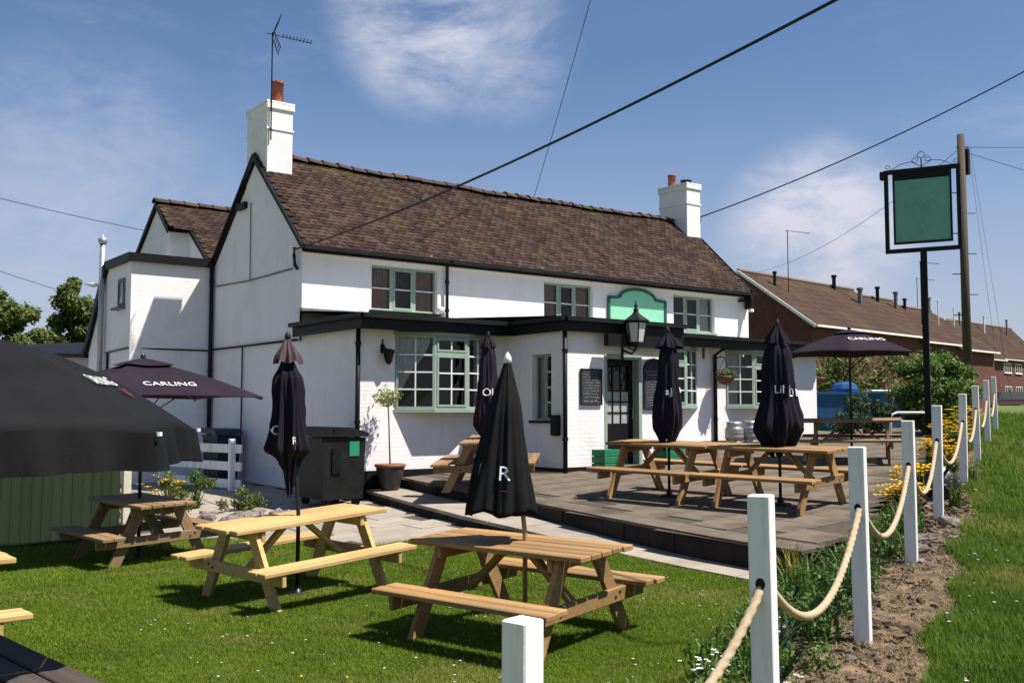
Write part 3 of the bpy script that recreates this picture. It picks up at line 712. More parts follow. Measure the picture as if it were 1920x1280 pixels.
bars.tube([(gx[1], yd + .022, 2.06), (gx[0] + .08, yd + .022, 2.38)], .012, 6); bars.tube([(gx[2], yd + .022, 2.06), (gx[3] - .08, yd + .022, 2.38)], .012, 6)
bars.part('glazing_bar', 'black_paint', door)
for i in range(3):
    for j in range(3): PB().add([(gx[i], yd + .02, gz[j]), (gx[i + 1], yd + .02, gz[j]), (gx[i + 1], yd + .02, gz[j + 1]), (gx[i], yd + .02, gz[j + 1])], [(0, 1, 2, 3)]).part('pane', 'pane_reflection', door)
    PB().add([(gx[i], yd + .02, 2.06), (gx[i + 1], yd + .02, 2.06), (gx[i + 1], yd + .02, 2.52), (gx[i], yd + .02, 2.52)], [(0, 1, 2, 3)]).part('pane', 'glass', door)
h = PB(); h.tube([(dx1 - .05, yd - .06, 1.55), (dx1 - .05, yd - .06, 1.75)], .012); h.tube([(dx1 - .05, yd + .01, 1.56), (dx1 - .05, yd - .06, 1.56)], .009); h.tube([(dx1 - .05, yd + .01, 1.74), (dx1 - .05, yd - .06, 1.74)], .009); h.part('handle', 'steel', door)
f_ = PB(); f_.bb((12.521, YP - .012, DZ), (12.579, YP + .22, 2.729)); f_.bb((13.381, YP - .012, DZ), (13.459, YP + .22, 2.729)); f_.bb((12.58, YP - .011, 2.645), (13.38, YP + .22, 2.728)); f_.part('door_frame', 'sage')
PB().bb((12.45, YP - .35, .4), (13.55, YP + .2, DZ - .005), ch=.01).part('doorstep', 'slab')
PB().bb((12.35, 13.36, 2.86), (14.30, 13.478, 3.07)).part('lintel_board', 'black_paint')
# pipes
def pipe(pts, r=.036, name='downpipe', mat='black_plastic', brackets=()):
    m = PB(); m.tube(pts, r, 10); o = m.part(name, mat, smooth=True)
    for b in brackets: k = PB(); k.lathe([(-.03, r + .012), (.03, r + .012)], 10, b); k.part('bracket', mat, o)
    return o
pipe([(11.80, Y0 - .32, 4.86), (11.80, Y0 - .08, 4.72), (11.80, Y0 - .08, 3.60)], brackets=[(11.80, Y0 - .08, 4.4), (11.8, Y0 - .08, 3.8)])
pipe([(8.43, 15.43, 3.12), (8.43, 15.43, .15)], .042, brackets=[(8.43, 15.43, 2.85), (8.43, 15.43, 1.5)])
pipe([(11.52, 13.585, 3.12), (11.52, 13.585, .55)], .042, brackets=[(11.52, 13.585, 2.75), (11.52, 13.585, 1.2)])
pipe([(17.55, 15.17, 3.10), (17.55, 15.45, 2.95), (17.55, 15.45, .98)], .042, brackets=[(17.55, 15.45, 2.6), (17.55, 15.45, 1.5)])
pipe([(8.43, 22.32, 4.95), (8.43, 22.32, .1)], .045, brackets=[(8.43, 22.32, 4.6), (8.43, 22.32, 2.6)])
pipe([(8.46, 22.3, 3.07), (8.46, 17.9, 3.05)], .022, 'service_pipe')
pipe([(8.47, 20.58, 3.05), (8.47, 20.58, .9)], .016, 'service_pipe')
pipe([(8.485, 22.2, 4.50), (8.485, 20.4, 4.44), (8.485, 18.2, 4.46)], .014, 'cable', 'lead')
pipe([(8.485, 20.3, 6.1), (8.485, 20.28, 4.46)], .010, 'cable', 'lead')
pipe([(8.47, 17.78, 4.05 - .4), (8.47, 17.78, 3.02)], .02, 'service_pipe')
pipe([(8.47, 18.1, 4.85), (8.44, 18.05, 4.7), (8.44, 18.0, 4.5), (8.47, 17.95, 4.42)], .035, 'cable', 'wire')
PB().bb((8.42, 20.5, 6.02), (8.50, 20.95, 6.16)).part('bracket', 'dark_iron')
PB().bb((11.49, 13.78, 1.25), (11.589, 13.98, 1.62), ch=.02).part('meter_box', 'black_plastic')
# rear annex with flat front roof and catslide behind, and the tiled wing behind it
AX, AY = 6.67, 22.40
m = PB(); m.prism([(AX, AY, -.1), (AX, 24.05, -.1), (AX, 25.6, -.1), (AX, 25.6, 3.15), (AX, 24.2, 4.95), (AX, AY, 4.95)], (X0 + .3 - AX, 0, 0)); m.part('annex_wall', 'white_wall', fix=True)
m = PB(); m.bb((AX - .10, AY - .12, 4.93), (X0 - .09, AY - .06, 5.12)); m.bb((AX - .10, AY - .059, 4.93), (AX - .04, 24.15, 5.121)); m.beam((AX - .07, 24.12, 5.05), (AX - .07, 25.72, 3.08), .06, .19); m.part('fascia', 'black_paint')
m = PB(); m.bb((AX - .04, AY - .06, 4.952), (X0 + .3, 24.2, 5.09)); m.part('flat_roof', 'felt')
m = PB(); m.add([(AX - .04, 24.2, 5.08), (X0 + .3, 24.2, 5.08), (X0 + .3, 25.75, 3.12), (AX - .04, 25.75, 3.12)], [(0, 3, 2, 1), ]); m.part('catslide_roof', 'tile')
window('window', (AX - .004, 23.30), (AX - .004, 22.80), 3.98, 4.62, [(1, 1, 1, 0, True)], recess=-.02, fw=.05, frame='lead', sill=True)
w_ = PB(); w_.bb((AX + .002, 22.82, 4.0), (AX + .004, 23.28, 4.6)); w_.part('inner_blind', 'dark_room')
m = PB(); m.tube([(6.57, 24.30, 2.2), (6.57, 24.30, 5.6)], .065, 12); m.lathe([(5.56, .07), (5.6, .105), (5.68, .105), (5.7, .05), (5.76, .02)], 12, (6.57, 24.30, 0)); m.part('flue', 'galv', smooth=True)
m = PB(); m.lathe([(0, .02), (.03, .12), (.06, .2), (.065, .2), (.10, .02)], 14, (6.42, 24.45, 4.55)); m.part('floodlight', 'white_metal', smooth=True)
m = PB(); m.tube([(6.63, 23.9, 3.0), (6.63, 23.9, .5)], .03); m.tube([(6.64, 24.1, 3.02), (6.64, 22.42, 3.05), (8.40, 22.37, 3.05)], .018); m.part('service_pipe', 'black_plastic')
# wing
def wing_prism(xa, xb, pr): 
    m = PB(); m.prism([(xa, y, z) for y, z in pr], (xb - xa, 0, 0)); return m
wing_prism(7.92, 8.391, [(23.74, 4.5), (25.9, 4.5), (25.9, 5.70), (24.59, 6.66), (23.74, 5.97)]).part('wing_wall', 'white_wall', fix=True)
wing_prism(8.39, 10.2, [(22.5, 4.5), (25.9, 4.5), (25.9, 5.70), (24.59, 6.66), (22.5, 5.2)]).part('wing_wall', 'white_wall', fix=True)
wr = PB(); wr.prism([(7.86, 23.66, 5.96), (7.86, 24.59, 6.74), (7.86, 26.0, 5.7), (7.86, 26.0, 5.64), (7.86, 24.59, 6.67), (7.86, 23.66, 5.9)], (.48, 0, 0))
wr.prism([(8.34, 22.42, 5.16), (8.34, 24.59, 6.742), (8.34, 26.0, 5.702), (8.34, 26.0, 5.642), (8.34, 24.59, 6.672), (8.34, 22.42, 5.1)], (3.2, 0, 0))
wro = wr.part('wing_roof', 'tile', fix=True)
wt = PB(); sl2 = math.atan2(6.74 - 5.16, 24.59 - 22.42); vd2 = Vector((0, math.cos(sl2), math.sin(sl2))); nd2 = Vector((0, -math.sin(sl2), math.cos(sl2)))
for r in range(22):
    for c in range(20):
        x = 7.86 + (c + .5 + (.5 if r % 2 else 0)) * TW
        if x - TW / 2 < 8.34 and r < 11: continue
        o = Vector((x, 22.42, 5.16)) + vd2 * (r * GA - .03) + nd2 * .03
        tile_geo(wt, TW - .008, TL, .028, rng.random(), Matrix.Translation(o) @ Matrix.Rotation(rng.uniform(-.03, .03), 4, 'Z') @ Matrix.Rotation(rng.uniform(-.03, .03), 4, 'Y') @ Matrix.Rotation(sl2 - .085, 4, 'X'))
tag(wt.part('tiles', 'tile', wro), kind='stuff')
for i in range(10):
    t = bpy.data.objects.new('ridge_tile', rme); COL.objects.link(t); t.parent = wro; t.location = Vector((8.0 + i * RT, 24.59, 6.79)) - PO; t.rotation_euler = (rng.uniform(-.05, .05), rng.uniform(-.04, .04), 0)
for pr in (((7.85, 23.64, 5.90), (7.85, 24.59, 6.70)), ((7.85, 26.0, 5.66), (7.85, 24.59, 6.70)), ((8.335, 22.4, 5.10), (8.335, 23.75, 6.085))):
    m = PB(); m.beam(pr[0], pr[1], .03, .10); m.part('verge_board', 'black_paint', wro)
# low extension beyond
m = PB(); m.bb((3.6, 26.2, -.2), (7.6, 30.5, 3.0)); m.part('annex_wall', 'white_wall')
m = PB(); m.prism([(3.4, 26.0, 2.90), (7.7, 26.0, 3.02), (7.7, 28.4, 3.45), (3.4, 28.4, 3.12)], (0, 0, .10)); m.part('low_roof', 'black_paint', fix=True)

# ------------------------------------------------------------------ things on the pub's walls
def at(o, loc): o.location = loc; return o
# green name board with a curved top
bd = empty('name_board', (17.43, Y0, 3.62)); tag(bd, 'pale green name board with curved top and dark edge on upper wall', 'sign')
w2 = .96; prof = [(-w2, 0), (w2, 0), (w2, .80)] + [(w2 * (1 - .25 * k / 3), .80) for k in (1, 2)] + [(w2 * .62 * math.cos(math.pi * k / 10), .82 + .22 * math.sin(math.pi * k / 10)) for k in range(0, 11)] + [(-w2 * .82, .80), (-w2, .80)]
m = MB(); m.prism([(x, -.03, z) for x, z in prof], (0, .02, 0)); m.build('panel', 'board_green', bd, fix=True)
m = MB(); pr = [(x, z) for x, z in prof]
for i in range(len(pr)):
    a, b = pr[i], pr[(i + 1) % len(pr)]
    if abs(a[0] - b[0]) + abs(a[1] - b[1]) > .01: m.beam((a[0], -.035, a[1]), (b[0], -.035, b[1]), .06, .05, up=(0, 1, 0))
m.build('rim', 'board_edge', bd)
# chalkboards
def chalkboard(name, x0, x1, z0, z1, arch, label):
    o = empty(name, ((x0 + x1) / 2, YP, z0)); tag(o, label, 'chalkboard'); w = (x1 - x0) / 2; h = z1 - z0
    pr = [(-w, 0), (w, 0), (w, h - (arch))] + ([(w * math.cos(math.pi * k / 8), h - arch + arch * math.sin(math.pi * k / 8)) for k in range(1, 8)] if arch else []) + [(-w, h - arch)]
    MB().prism([(x, -.025, z) for x, z in pr], (0, .02, 0)).build('slate', 'slate', o, fix=True)
    m = MB()
    for i in range(len(pr)):
        a, b = pr[i], pr[(i + 1) % len(pr)]; m.beam((a[0], -.026, a[1]), (b[0], -.026, b[1]), .012, .026, up=(0, 1, 0))
    m.build('frame', 'black_paint', o)
    m = MB(); rr = random.Random(5 if arch else 9); z = h - arch - .03
    while z > .05:
        big = rr.random() < .3; x = -w * (.75 + rr.uniform(-.1, .1)); hh = .05 if big else .028
        while x < w * rr.uniform(.55, .85):
            l_ = rr.uniform(.012, .028) * (1.5 if big else 1)
            pts = [(x + l_ * k / 3, -.0275, z - hh * (rr.random())) for k in range(4)]
            m.tube(pts, .0032 if big else .0022, 4, cap=False); x += l_ + (.02 if rr.random() < .2 else .006)
        z -= hh + .022
    m.build('chalk_marks', 'chalk', o)
chalkboard('chalkboard', 11.93, 12.43, 1.80, 2.44, 0, 'square black chalkboard with rows of chalk lines left of the door')
chalkboard('chalkboard', 13.50, 14.02, 1.72, 2.68, .2, 'arched black chalkboard full of chalk lines right of the door')
# lantern over the door
def lantern(loc):
    o = empty('lantern', loc); tag(o, 'large black lantern with pale panes on a bracket above the door', 'lamp')
    m = MB()
    for k in range(6):
        a = math.pi / 3 * k; m.tube([(.14 * math.cos(a), .14 * math.sin(a), .0), (.20 * math.cos(a), .20 * math.sin(a), .36)], .012, 5)
    m.lathe([(-.04, .03), (-.02, .15), (0, .15), (0, .03)], 6); m.lathe([(.36, .03), (.36, .21), (.38, .21)], 6); m.build('cage', 'dark_iron', o)
    m = MB(); m.lathe([(.38, .25), (.40, .25), (.47, .15), (.52, .08), (.56, .05), (.575, .05)], 6); m.build('roof', 'dark_iron', o)
    m = MB(); m.lathe([(.57, .03), (.60, .055), (.63, .03), (.65, .02), (.68, .04), (.70, .02), (.78, .004)], 10); m.build('finial', 'dark_iron', o, True)
    for k in range(6):
        a, b = math.pi / 3 * k, math.pi / 3 * (k + 1)
        MB().add([(.138 * math.cos(a), .138 * math.sin(a), .01), (.138 * math.cos(b), .138 * math.sin(b), .01), (.197 * math.cos(b), .197 * math.sin(b), .355), (.197 * math.cos(a), .197 * math.sin(a), .355)], [(0, 1, 2, 3)]).build('pane', 'lamp_glass', o)
    m = MB(); m.tube([(0, 0, -.03), (0, 0, -.12), (0, .12, -.2), (-.02, .34, -.12)], .018, 8); m.tube([(-.02, .34, .05), (-.02, .34, -.3)], .02, 8); m.tube([(0, 0, -.05), (.02, .1, -.13), (0, .2, -.08), (-.02, .33, .0)], .012, 6); m.build('bracket', 'dark_iron', o)
    return o
lantern((12.97, 13.29, 2.93))
# small black wall lamp on the left bay
o = empty('wall_lamp', (8.95, YB, 2.72)); tag(o, 'small black iron wall lamp beside the left bay window', 'lamp')
MB().tube([(0, -.01, .22), (0, -.02, .10), (.02, -.10, .06), (.05, -.14, 0)], .016, 8).build('bracket', 'dark_iron', o)
MB().bb((-.04, -.02, -.02), (.04, 0, .14), ch=.005).build('back_plate', 'dark_iron', o)
m = MB(); m.lathe([(-.22, .03), (-.16, .065), (-.02, .10), (.03, .11), (.05, .05)], 8, (.05, -.14, 0)); m.build('shade', 'dark_iron', o)
# hanging brackets / baskets
def leaf_cloud(m, cs, n, size, rr, flat=.0, up=.35, shape=2.2):
    for c, r in cs:
        k = max(1, int(n * 1.0)); 
        for _ in range(k):
            while True:
                p = Vector((rr.uniform(-1, 1), rr.uniform(-1, 1), rr.uniform(-1, 1)))
                if p.length < 1: break
            p = p * (.55 + .45 * rr.random()); q = Vector((p.x * r[0], p.y * r[1], p.z * r[2])) + Vector(c)
            nrm = (p.normalized() * .6 + Vector((rr.uniform(-1, 1), rr.uniform(-1, 1), rr.uniform(-.4, 1)))).normalized()
            u = nrm.cross(Vector((rr.uniform(-1, 1), rr.uniform(-1, 1), rr.uniform(-1, 1)))).normalized(); v = nrm.cross(u); s = size * rr.uniform(.6, 1.3)
            b = len(m.v); m.v += [tuple(q - u * s), tuple(q - v * s * .45 + nrm * s * .12), tuple(q + u * s), tuple(q + v * s * .45 + nrm * s * .12)]; m.f += [(b, b + 1, b + 2), (b, b + 2, b + 3)]
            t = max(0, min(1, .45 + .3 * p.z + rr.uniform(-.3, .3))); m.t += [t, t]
def basket(loc, label):
    o = empty('hanging_basket', loc); tag(o, label, 'basket'); rr = random.Random(int(loc[0] * 10))
    m = MB(); m.lathe([(-.20, .03), (-.17, .12), (-.08, .19), (0, .22), (.0, .20), (-.05, .17)], 14); m.build('bowl', 'wicker', o, True)
    m = MB(); leaf_cloud(m, [((0, 0, .06), (.25, .25, .12)), ((.08, -.1, 0), (.2, .16, .1))], 220, .035, rr); m.build('foliage', 'leaf_olive', o)
    m = MB()
    for k in range(3): a = 2.1 * k; m.tube([(.2 * math.cos(a), .2 * math.sin(a), 0), (0, 0, .4)], .006, 5)
    m.tube([(0, 0, .4), (0, .1, .43), (0, .28, .40)], .012, 6); m.build('hanger', 'dark_iron', o)
basket((17.55, 15.16, 2.48), 'wicker hanging basket with green trailing plants over the black downpipe')
basket((21.72, 15.75, 2.55), 'hanging basket with sparse plants at the right corner of the pub')
o = tag(MB().bb((-.03, -.03, -.12), (.03, 0, .12), ch=.005).build('wall_plaque', 'terracotta'), 'narrow dark red plaque on the wall left of the right bay window', 'plaque'); o.location = (17.22, YB, 2.98)
o = empty('bracket_light', (21.36, Y0, 4.63)); tag(o, 'black bracket floodlight at the top right corner of the upper wall', 'lamp')
MB().bb((-.16, -.2, -.02), (.02, 0, .04)).build('arm', 'dark_iron', o); MB().bb((.02, -.3, -.22), (.14, -.05, .12), ch=.02).build('housing', 'black_plastic', o); MB().bb((.0, -.31, -.30), (.12, -.2, -.225), ch=.01).build('lens', 'white_metal', o)
# small camera / lamp on the flat roof under the left upper window
o = empty('roof_lamp', (11.5, 17.55, 3.60)); tag(o, 'small white lamp on the flat roof under the left upper window', 'lamp')
MB().tube([(0, 0, -.04), (0, 0, .12)], .015).build('stem', 'dark_iron', o); MB().lathe([(.10, .02), (.13, .07), (.2, .09), (.24, .06), (.25, .01)], 12).build('head', 'white_metal', o, True)
# television aerial on the left chimney
def aerial(loc, h, rz, label, big=True, name='television_aerial'):
    o = empty(name, loc, rz); tag(o, label, 'aerial', 'roof aerials')
    MB().tube([(0, 0, 0), (0, 0, h)], .016 if big else .02, 6).build('mast', 'dark_iron', o)
    m = MB(); L = .82 if big else 1.1; m.tube([(-.12, 0, h - .03), (L, 0, h - .03 - .10)], .011, 5)
    for k in range(9): x = .22 + k * (L - .25) / 8; m.tube([(x, -.13, h - .03 - .1 * x), (x, .13, h - .03 - .1 * x)], .008, 4)
    m.build('boom', 'dark_iron', o)
    if big:
        for s in (1, -1):
            m = MB()
            for k in range(5):
                t = k / 4; m.tube([(.02 + .24 * t * .5, -.26, h - .03 + s * (.03 + .30 * t)), (.02 + .24 * t * .5, .26, h - .03 + s * (.03 + .30 * t))], .008, 4)
            for y in (-.2, .2): m.tube([(.02, y, h - .03 + s * .02), (.15, y, h - .03 + s * .36)], .008, 4)
            m.build('reflector', 'dark_iron', o)
aerial((8.56, 19.5, 7.3), 2.28, R(-18), 'large television aerial on a mast strapped to the left white chimney')

# ------------------------------------------------------------------ picnic tables
def picnic(name, loc, rot, L, label, mat, tilt=(0, 0), seed=1):
    o = empty(name, loc); tag(o, label, 'picnic table', 'picnic tables')
    q = Matrix.Rotation(math.atan(tilt[1]), 4, 'X') @ Matrix.Rotation(-math.atan(tilt[0]), 4, 'Y') @ Matrix.Rotation(rot, 4, 'Z'); o.rotation_euler = q.to_euler()
    rr = random.Random(seed); W_, H, TH = .69, .76, .04; n = 5; pw = (W_ - .01 * (n - 1)) / n
    def piece(nm, c, d, m=None):
        b = MB(); b.box((0, 0, 0), d, None, .006); p = b.build(nm, mat, o); p.location = c
        if m: p.rotation_euler = m.to_euler()
        return p
    for k in range(n):
        y = -W_ / 2 + pw / 2 + k * (pw + .01); piece('table_plank', (rr.uniform(-.006, .006), y, H - TH / 2 + rr.uniform(-.002, .002)), (L + rr.uniform(-.015, .015), pw, TH))
    for s in (-1, 1):
        for k in range(2): piece('seat_plank', (rr.uniform(-.008, .008), s * (.585 + k * .14), .435 - TH / 2), (L + rr.uniform(-.015, .015), .13, TH))
    fi = L / 2 - .26
    for e in (-1, 1):
        x = e * fi
        for s in (-1, 1):
            a = Vector((x, s * .60, 0)); b = Vector((x, s * .21, H - TH)); d = (b - a); ang = math.atan2(d.y, d.z)
            # leg board cut level at the floor and under the top
            w = .055; dw = .06 / math.cos(ang); th = .045; m = MB()
            vs = [(x + t, a.y + k * dw, -.02) for t in (-th / 2, th / 2) for k in (-1, 1)] + [(x + t, b.y + k * dw, H - TH) for t in (-th / 2, th / 2) for k in (-1, 1)]
            m.add(vs, [(0, 1, 5, 4), (2, 6, 7, 3), (0, 4, 6, 2), (1, 3, 7, 5), (4, 5, 7, 6), (0, 2, 3, 1)]); m.build('leg', mat, o, fix=True)
        piece('top_bearer', (x - e * .05, 0, H - TH - .05), (.045, W_ - .04, .095))
        piece('seat_bearer', (x + e * .05, 0, .435 - TH - .055), (.045, 1.56, .11))
        m = MB(); m.beam((x - e * .08, 0, .33), (e * .10, 0, H - TH - .012), .07, .045); m.build('brace', mat, o)
        bo = MB()
        for y in (-.42, -.36, .36, .42): bo.tube([(x + e * .072, y, .33 + .03 * (abs(y) > .4)), (x + e * .079, y, .33 + .03 * (abs(y) > .4))], .011, 8)
        bo.build('bolt', 'dark_iron', o)
    return o
def lz(x, y): return G(x, y)
TABLES = {
 'T3': picnic('picnic_table', (5.035, 6.50, -.112), R(-76.7), 1.74, 'brown pine picnic table nearest the rope posts with black umbrella through its top', 'pine', (.05, .015), 1),
 'T2': picnic('picnic_table', (4.44, 9.33, -.107), R(10.5), 1.78, 'pale new pine picnic table in the middle of the lawn', 'pine_new', (.045, .03), 2),
 'T1': picnic('picnic_table', (4.0, 12.75, -.15), R(97.5), 1.5, 'brown picnic table on the lawn in front of the green fence', 'pine_aged', (.03, .02), 3),
 'T4': picnic('picnic_table', (9.55, 13.15, Tz(9.55, 13.15)), R(48), 1.7, 'picnic table on the terrace beside the porch and left bay window', 'pine_aged', (.05, .02), 4),
 'T5': picnic('picnic_table', (10.5, 10.12, Tz(10.5, 10.12)), R(-82), 1.7, 'picnic table on the terrace edge with the slim closed navy umbrella', 'pine', (.05, .02), 5),
 'T6': picnic('picnic_table', (10.8, 8.45, Tz(10.8, 8.45)), R(-80), 1.7, 'picnic table on the terrace corner by the rope posts with bulky navy umbrella', 'pine', (.05, .02), 6),
 'T7': picnic('picnic_table', (16.1, 10.96, Tz(16.1, 10.96)), R(-56), 1.75, 'picnic table at the far end of the terrace under the open plum umbrella', 'pine_aged', (.05, .02), 7),
 'T0': picnic('picnic_table', (.74, 8.33, -.13), R(3), 1.78, 'pale picnic table cut off by the left edge of the picture', 'pine_new', (0, 0), 8),
 'T8': picnic('picnic_table', (.73, 4.98, -.13), R(-83), 1.80, 'picnic table coloured dark for shade under the near black umbrella in the bottom left corner', 'pine_shade_dark', (0, 0), 9),
}
# ------------------------------------------------------------------ umbrellas
def wrap_text(o, txt, size, surf, a0, z0, mat, flip=False, name='lettering'):
    v, f = text_mesh(txt, size); m = MB(); vs = []
    for x, y, _ in v:
        z = z0 + y; r0 = .2; a = a0 + x / max(.1, surf(a0, z0) ); r = surf(a, z) + .008; vs.append((r * math.cos(a), r * math.sin(a), z))
    m.add(vs, f); return m.build(name, mat, o)
def closed_umbrella(loc, zb, zt, prof, fab, label, folds=8, amp=.22, lean=(0, 0), cap=None, finial='pole_black', pole='pole_black', hem=.05, twist=.5, text=None, seed=1, off=(0, 0), pr=.02, ground=None):
    """prof: (height above the foot, radius) from the hem up to the top"""
    o = empty('closed_umbrella', loc); tag(o, label, 'umbrella', 'closed umbrellas'); rr = random.Random(seed); n = 96; zt0 = prof[0][0]; ztop = prof[-1][0]
    ph = [rr.uniform(0, 6.28) for _ in range(6)]
    def surf_r(a, z, r):
        t = (z - zt0) / (ztop - zt0); A = amp * (1 - .65 * t); tw = twist * (1 - t)
        f = .8 * (1 - 2 * abs(math.sin(folds / 2 * (a + tw) + ph[0] + .5 * math.sin(2 * a + ph[3] + z))) ** .7) + .1 + .3 * math.sin((folds * 2 + 1) * a + ph[1] + z * 3) + .35 * math.sin(3 * a + ph[2] + z * 1.5)
        return r * (1 + A * f)
    dense = []
    for (za, ra), (zb_, rb) in zip(prof, prof[1:]):
        k = max(2, int((zb_ - za) / .035))
        for i in range(k): t = i / k; dense.append((lerp(za, zb_, t), lerp(ra, rb, t)))
    dense.append(prof[-1])
    # smooth radii
    for _ in range(2): dense = [dense[0]] + [(dense[i][0], (dense[i - 1][1] + 2 * dense[i][1] + dense[i + 1][1]) / 4) for i in range(1, len(dense) - 1)] + [dense[-1]]
    def pos(a, z, r):
        q = surf_r(a, z, r); t = (z - zt0) / (ztop - zt0)
        dz = (hem * math.sin(folds / 2 * a + ph[4]) + hem * .6 * math.sin(folds * a + ph[5])) * max(0, 1 - t * 4)
        return (q * math.cos(a) + off[0] + lean[0] * (z - zt0), q * math.sin(a) + off[1] + lean[1] * (z - zt0), z + dz)
    m = MB()
    for z, r in dense:
        for k in range(n): m.v.append(pos(2 * math.pi * k / n, z, r))
    for i in range(len(dense) - 1):
        for k in range(n): m.f.append((i * n + k, i * n + (k + 1) % n, (i + 1) * n + (k + 1) % n, (i + 1) * n + k))
    b = len(m.v); z0, r0 = dense[0]                       # turned-in hem
    for k in range(n):
        x, y, z = pos(2 * math.pi * k / n, z0, r0 * .82); m.v.append((x, y, z + .1))
    for k in range(n): m.f.append((k, b + k, b + (k + 1) % n, (k + 1) % n))
    can = m.build('canopy', fab, o, True)
    top = (off[0] + lean[0] * (ztop - zt0), off[1] + lean[1] * (ztop - zt0))
    MB().tube([(0, 0, -.02), (0, 0, .8), (top[0], top[1], ztop + .02)], pr, 10).build('pole', pole, o, True)
    MB().lathe([(ztop, .02), (ztop + .02, .035), (ztop + .05, .03), (ztop + .09, .008)], 10, (top[0], top[1], 0)).build('finial', finial, o, True)
    if cap:                                               # ruffled vent flap round the top
        m = MB(); cp = []
        for i, (z, r) in enumerate(cap[1]):
            for k in range(n):
                a = 2 * math.pi * k / n; q = r * (1 + .22 * math.sin(5 * a + ph[2]) * (1 - i / len(cap[1])) + .12 * math.sin(11 * a + ph[1])); m.v.append((q * math.cos(a) + top[0], q * math.sin(a) + top[1], z + .02 * math.sin(4 * a) * (1 - i / len(cap[1]))))
        for i in range(len(cap[1]) - 1):
            for k in range(n): m.f.append((i * n + k, i * n + (k + 1) % n, (i + 1) * n + (k + 1) % n, (i + 1) * n + k))
        m.build('vent_flap', cap[0], o, True)
    if text:
        def rad(z):
            for (za, ra), (zb_, rb) in zip(dense, dense[1:]):
                if za <= z <= zb_: return lerp(ra, rb, (z - za) / (zb_ - za))
            return dense[0][1]
        for (s, size, ang, z, mt) in text:
            v, f = text_mesh(s, size); mm = MB(); vs = []
            for x, y, _ in v:
                a = ang + x / rad(z); zz = z + y
                p = pos(a, zz, rad(zz)); vs.append((p[0] + .012 * math.cos(a), p[1] + .012 * math.sin(a), zz))
            mm.add(vs, f); mm.build('lettering', mt, can)
    MB().lathe([(-.04, .15), (.01, .15), (.025, .13), (.03, .05), (.1, .03)], 20).build('base', 'pole_black', o, True)
    return o
FACE = math.atan2(-.795, -.606)             # direction from a thing back to the lawn's near side
gA = G(4.46, 9.36)
closed_umbrella((4.455, 9.34, gA), 0, 0, [(1.02, .025), (1.20, .065), (1.36, .105), (1.41, .185), (1.52, .165), (1.75, .14), (2.0, .145), (2.15, .145), (2.22, .095), (2.32, .05), (2.52, .03)], 'fabric_navy',
    'closed dark umbrella with a faded pinkish top over the pale lawn table', folds=7, amp=.38, lean=(-.02, .015), off=(-.075, .058), cap=('faded_cap', [(2.30, .125), (2.37, .115), (2.46, .06), (2.53, .03)]), hem=.07, seed=3,
    text=[('C', .13, FACE - .75, 1.62, 'print_white'), ('R', .10, FACE + .55, 1.52, 'print_white'), ('L', .07, FACE + .62, 1.45, 'print_red')])
gC = G(5.06, 6.47)
closed_umbrella((5.06, 6.47, gC), 0, 0, [(.97, .268), (1.15, .243), (1.5, .18), (1.85, .12), (2.06, .06), (2.17, .03)], 'fabric_black', 'closed black umbrella flaring down like a cone over the nearest brown table', folds=8, amp=.16, lean=(.044, -.034), off=(-.165, .125), finial='white_metal', pole='pole_wood', hem=.018, twist=.12, seed=6,
    text=[('R', .16, FACE + .1, 1.29, 'print_white'), ('_', .10, FACE + .12, 1.20, 'print_red'), ('J', .11, FACE - .85, 1.33, 'print_white')])
tz4 = Tz(9.75, 13.05)
closed_umbrella((9.50, 13.1, tz4), 0, 0, [(.62, .05), (.75, .13), (.92, .19), (1.10, .21), (1.3, .185), (1.7, .14), (2.1, .11), (2.28, .07), (2.36, .045)], 'fabric_plum', 'slim closed purple umbrella in front of the left bay window', folds=6, amp=.28, hem=.09, seed=8, cap=('fabric_plum', [(2.18, .11), (2.26, .095), (2.34, .05)]),
    text=[('OL', .17, FACE + .15, 1.47, 'print_white')])
closed_umbrella((10.5, 10.12, Tz(10.5, 10.12)), 0, 0, [(.74, .06), (.86, .12), (1.0, .18), (1.2, .20), (1.55, .15), (1.9, .145), (2.1, .11), (2.2, .07), (2.31, .045)], 'fabric_navy', 'slim closed navy umbrella in front of the arched chalkboard', folds=7, amp=.26, hem=.08, seed=11, cap=('fabric_navy', [(2.10, .17), (2.18, .14), (2.27, .06), (2.32, .03)]),
    text=[('aJ', .14, FACE - .1, 1.47, 'print_white'), ('B', .12, FACE + 1.1, 1.49, 'print_white')])
closed_umbrella((10.85, 8.47, Tz(10.85, 8.47)), 0, 0, [(.68, .10), (.80, .20), (.98, .285), (1.12, .27), (1.4, .21), (1.75, .19), (2.0, .17), (2.1, .11), (2.22, .06), (2.33, .04)], 'fabric_navy', 'bulky closed navy umbrella nearest the rope posts on the terrace', folds=8, amp=.24, hem=.09, seed=14, cap=('fabric_navy', [(2.08, .14), (2.18, .12), (2.28, .06), (2.34, .03)]),
    text=[('LiN', .15, FACE + .0, 1.49, 'print_white'), ('DN', .15, FACE + .95, 1.45, 'print_white')])
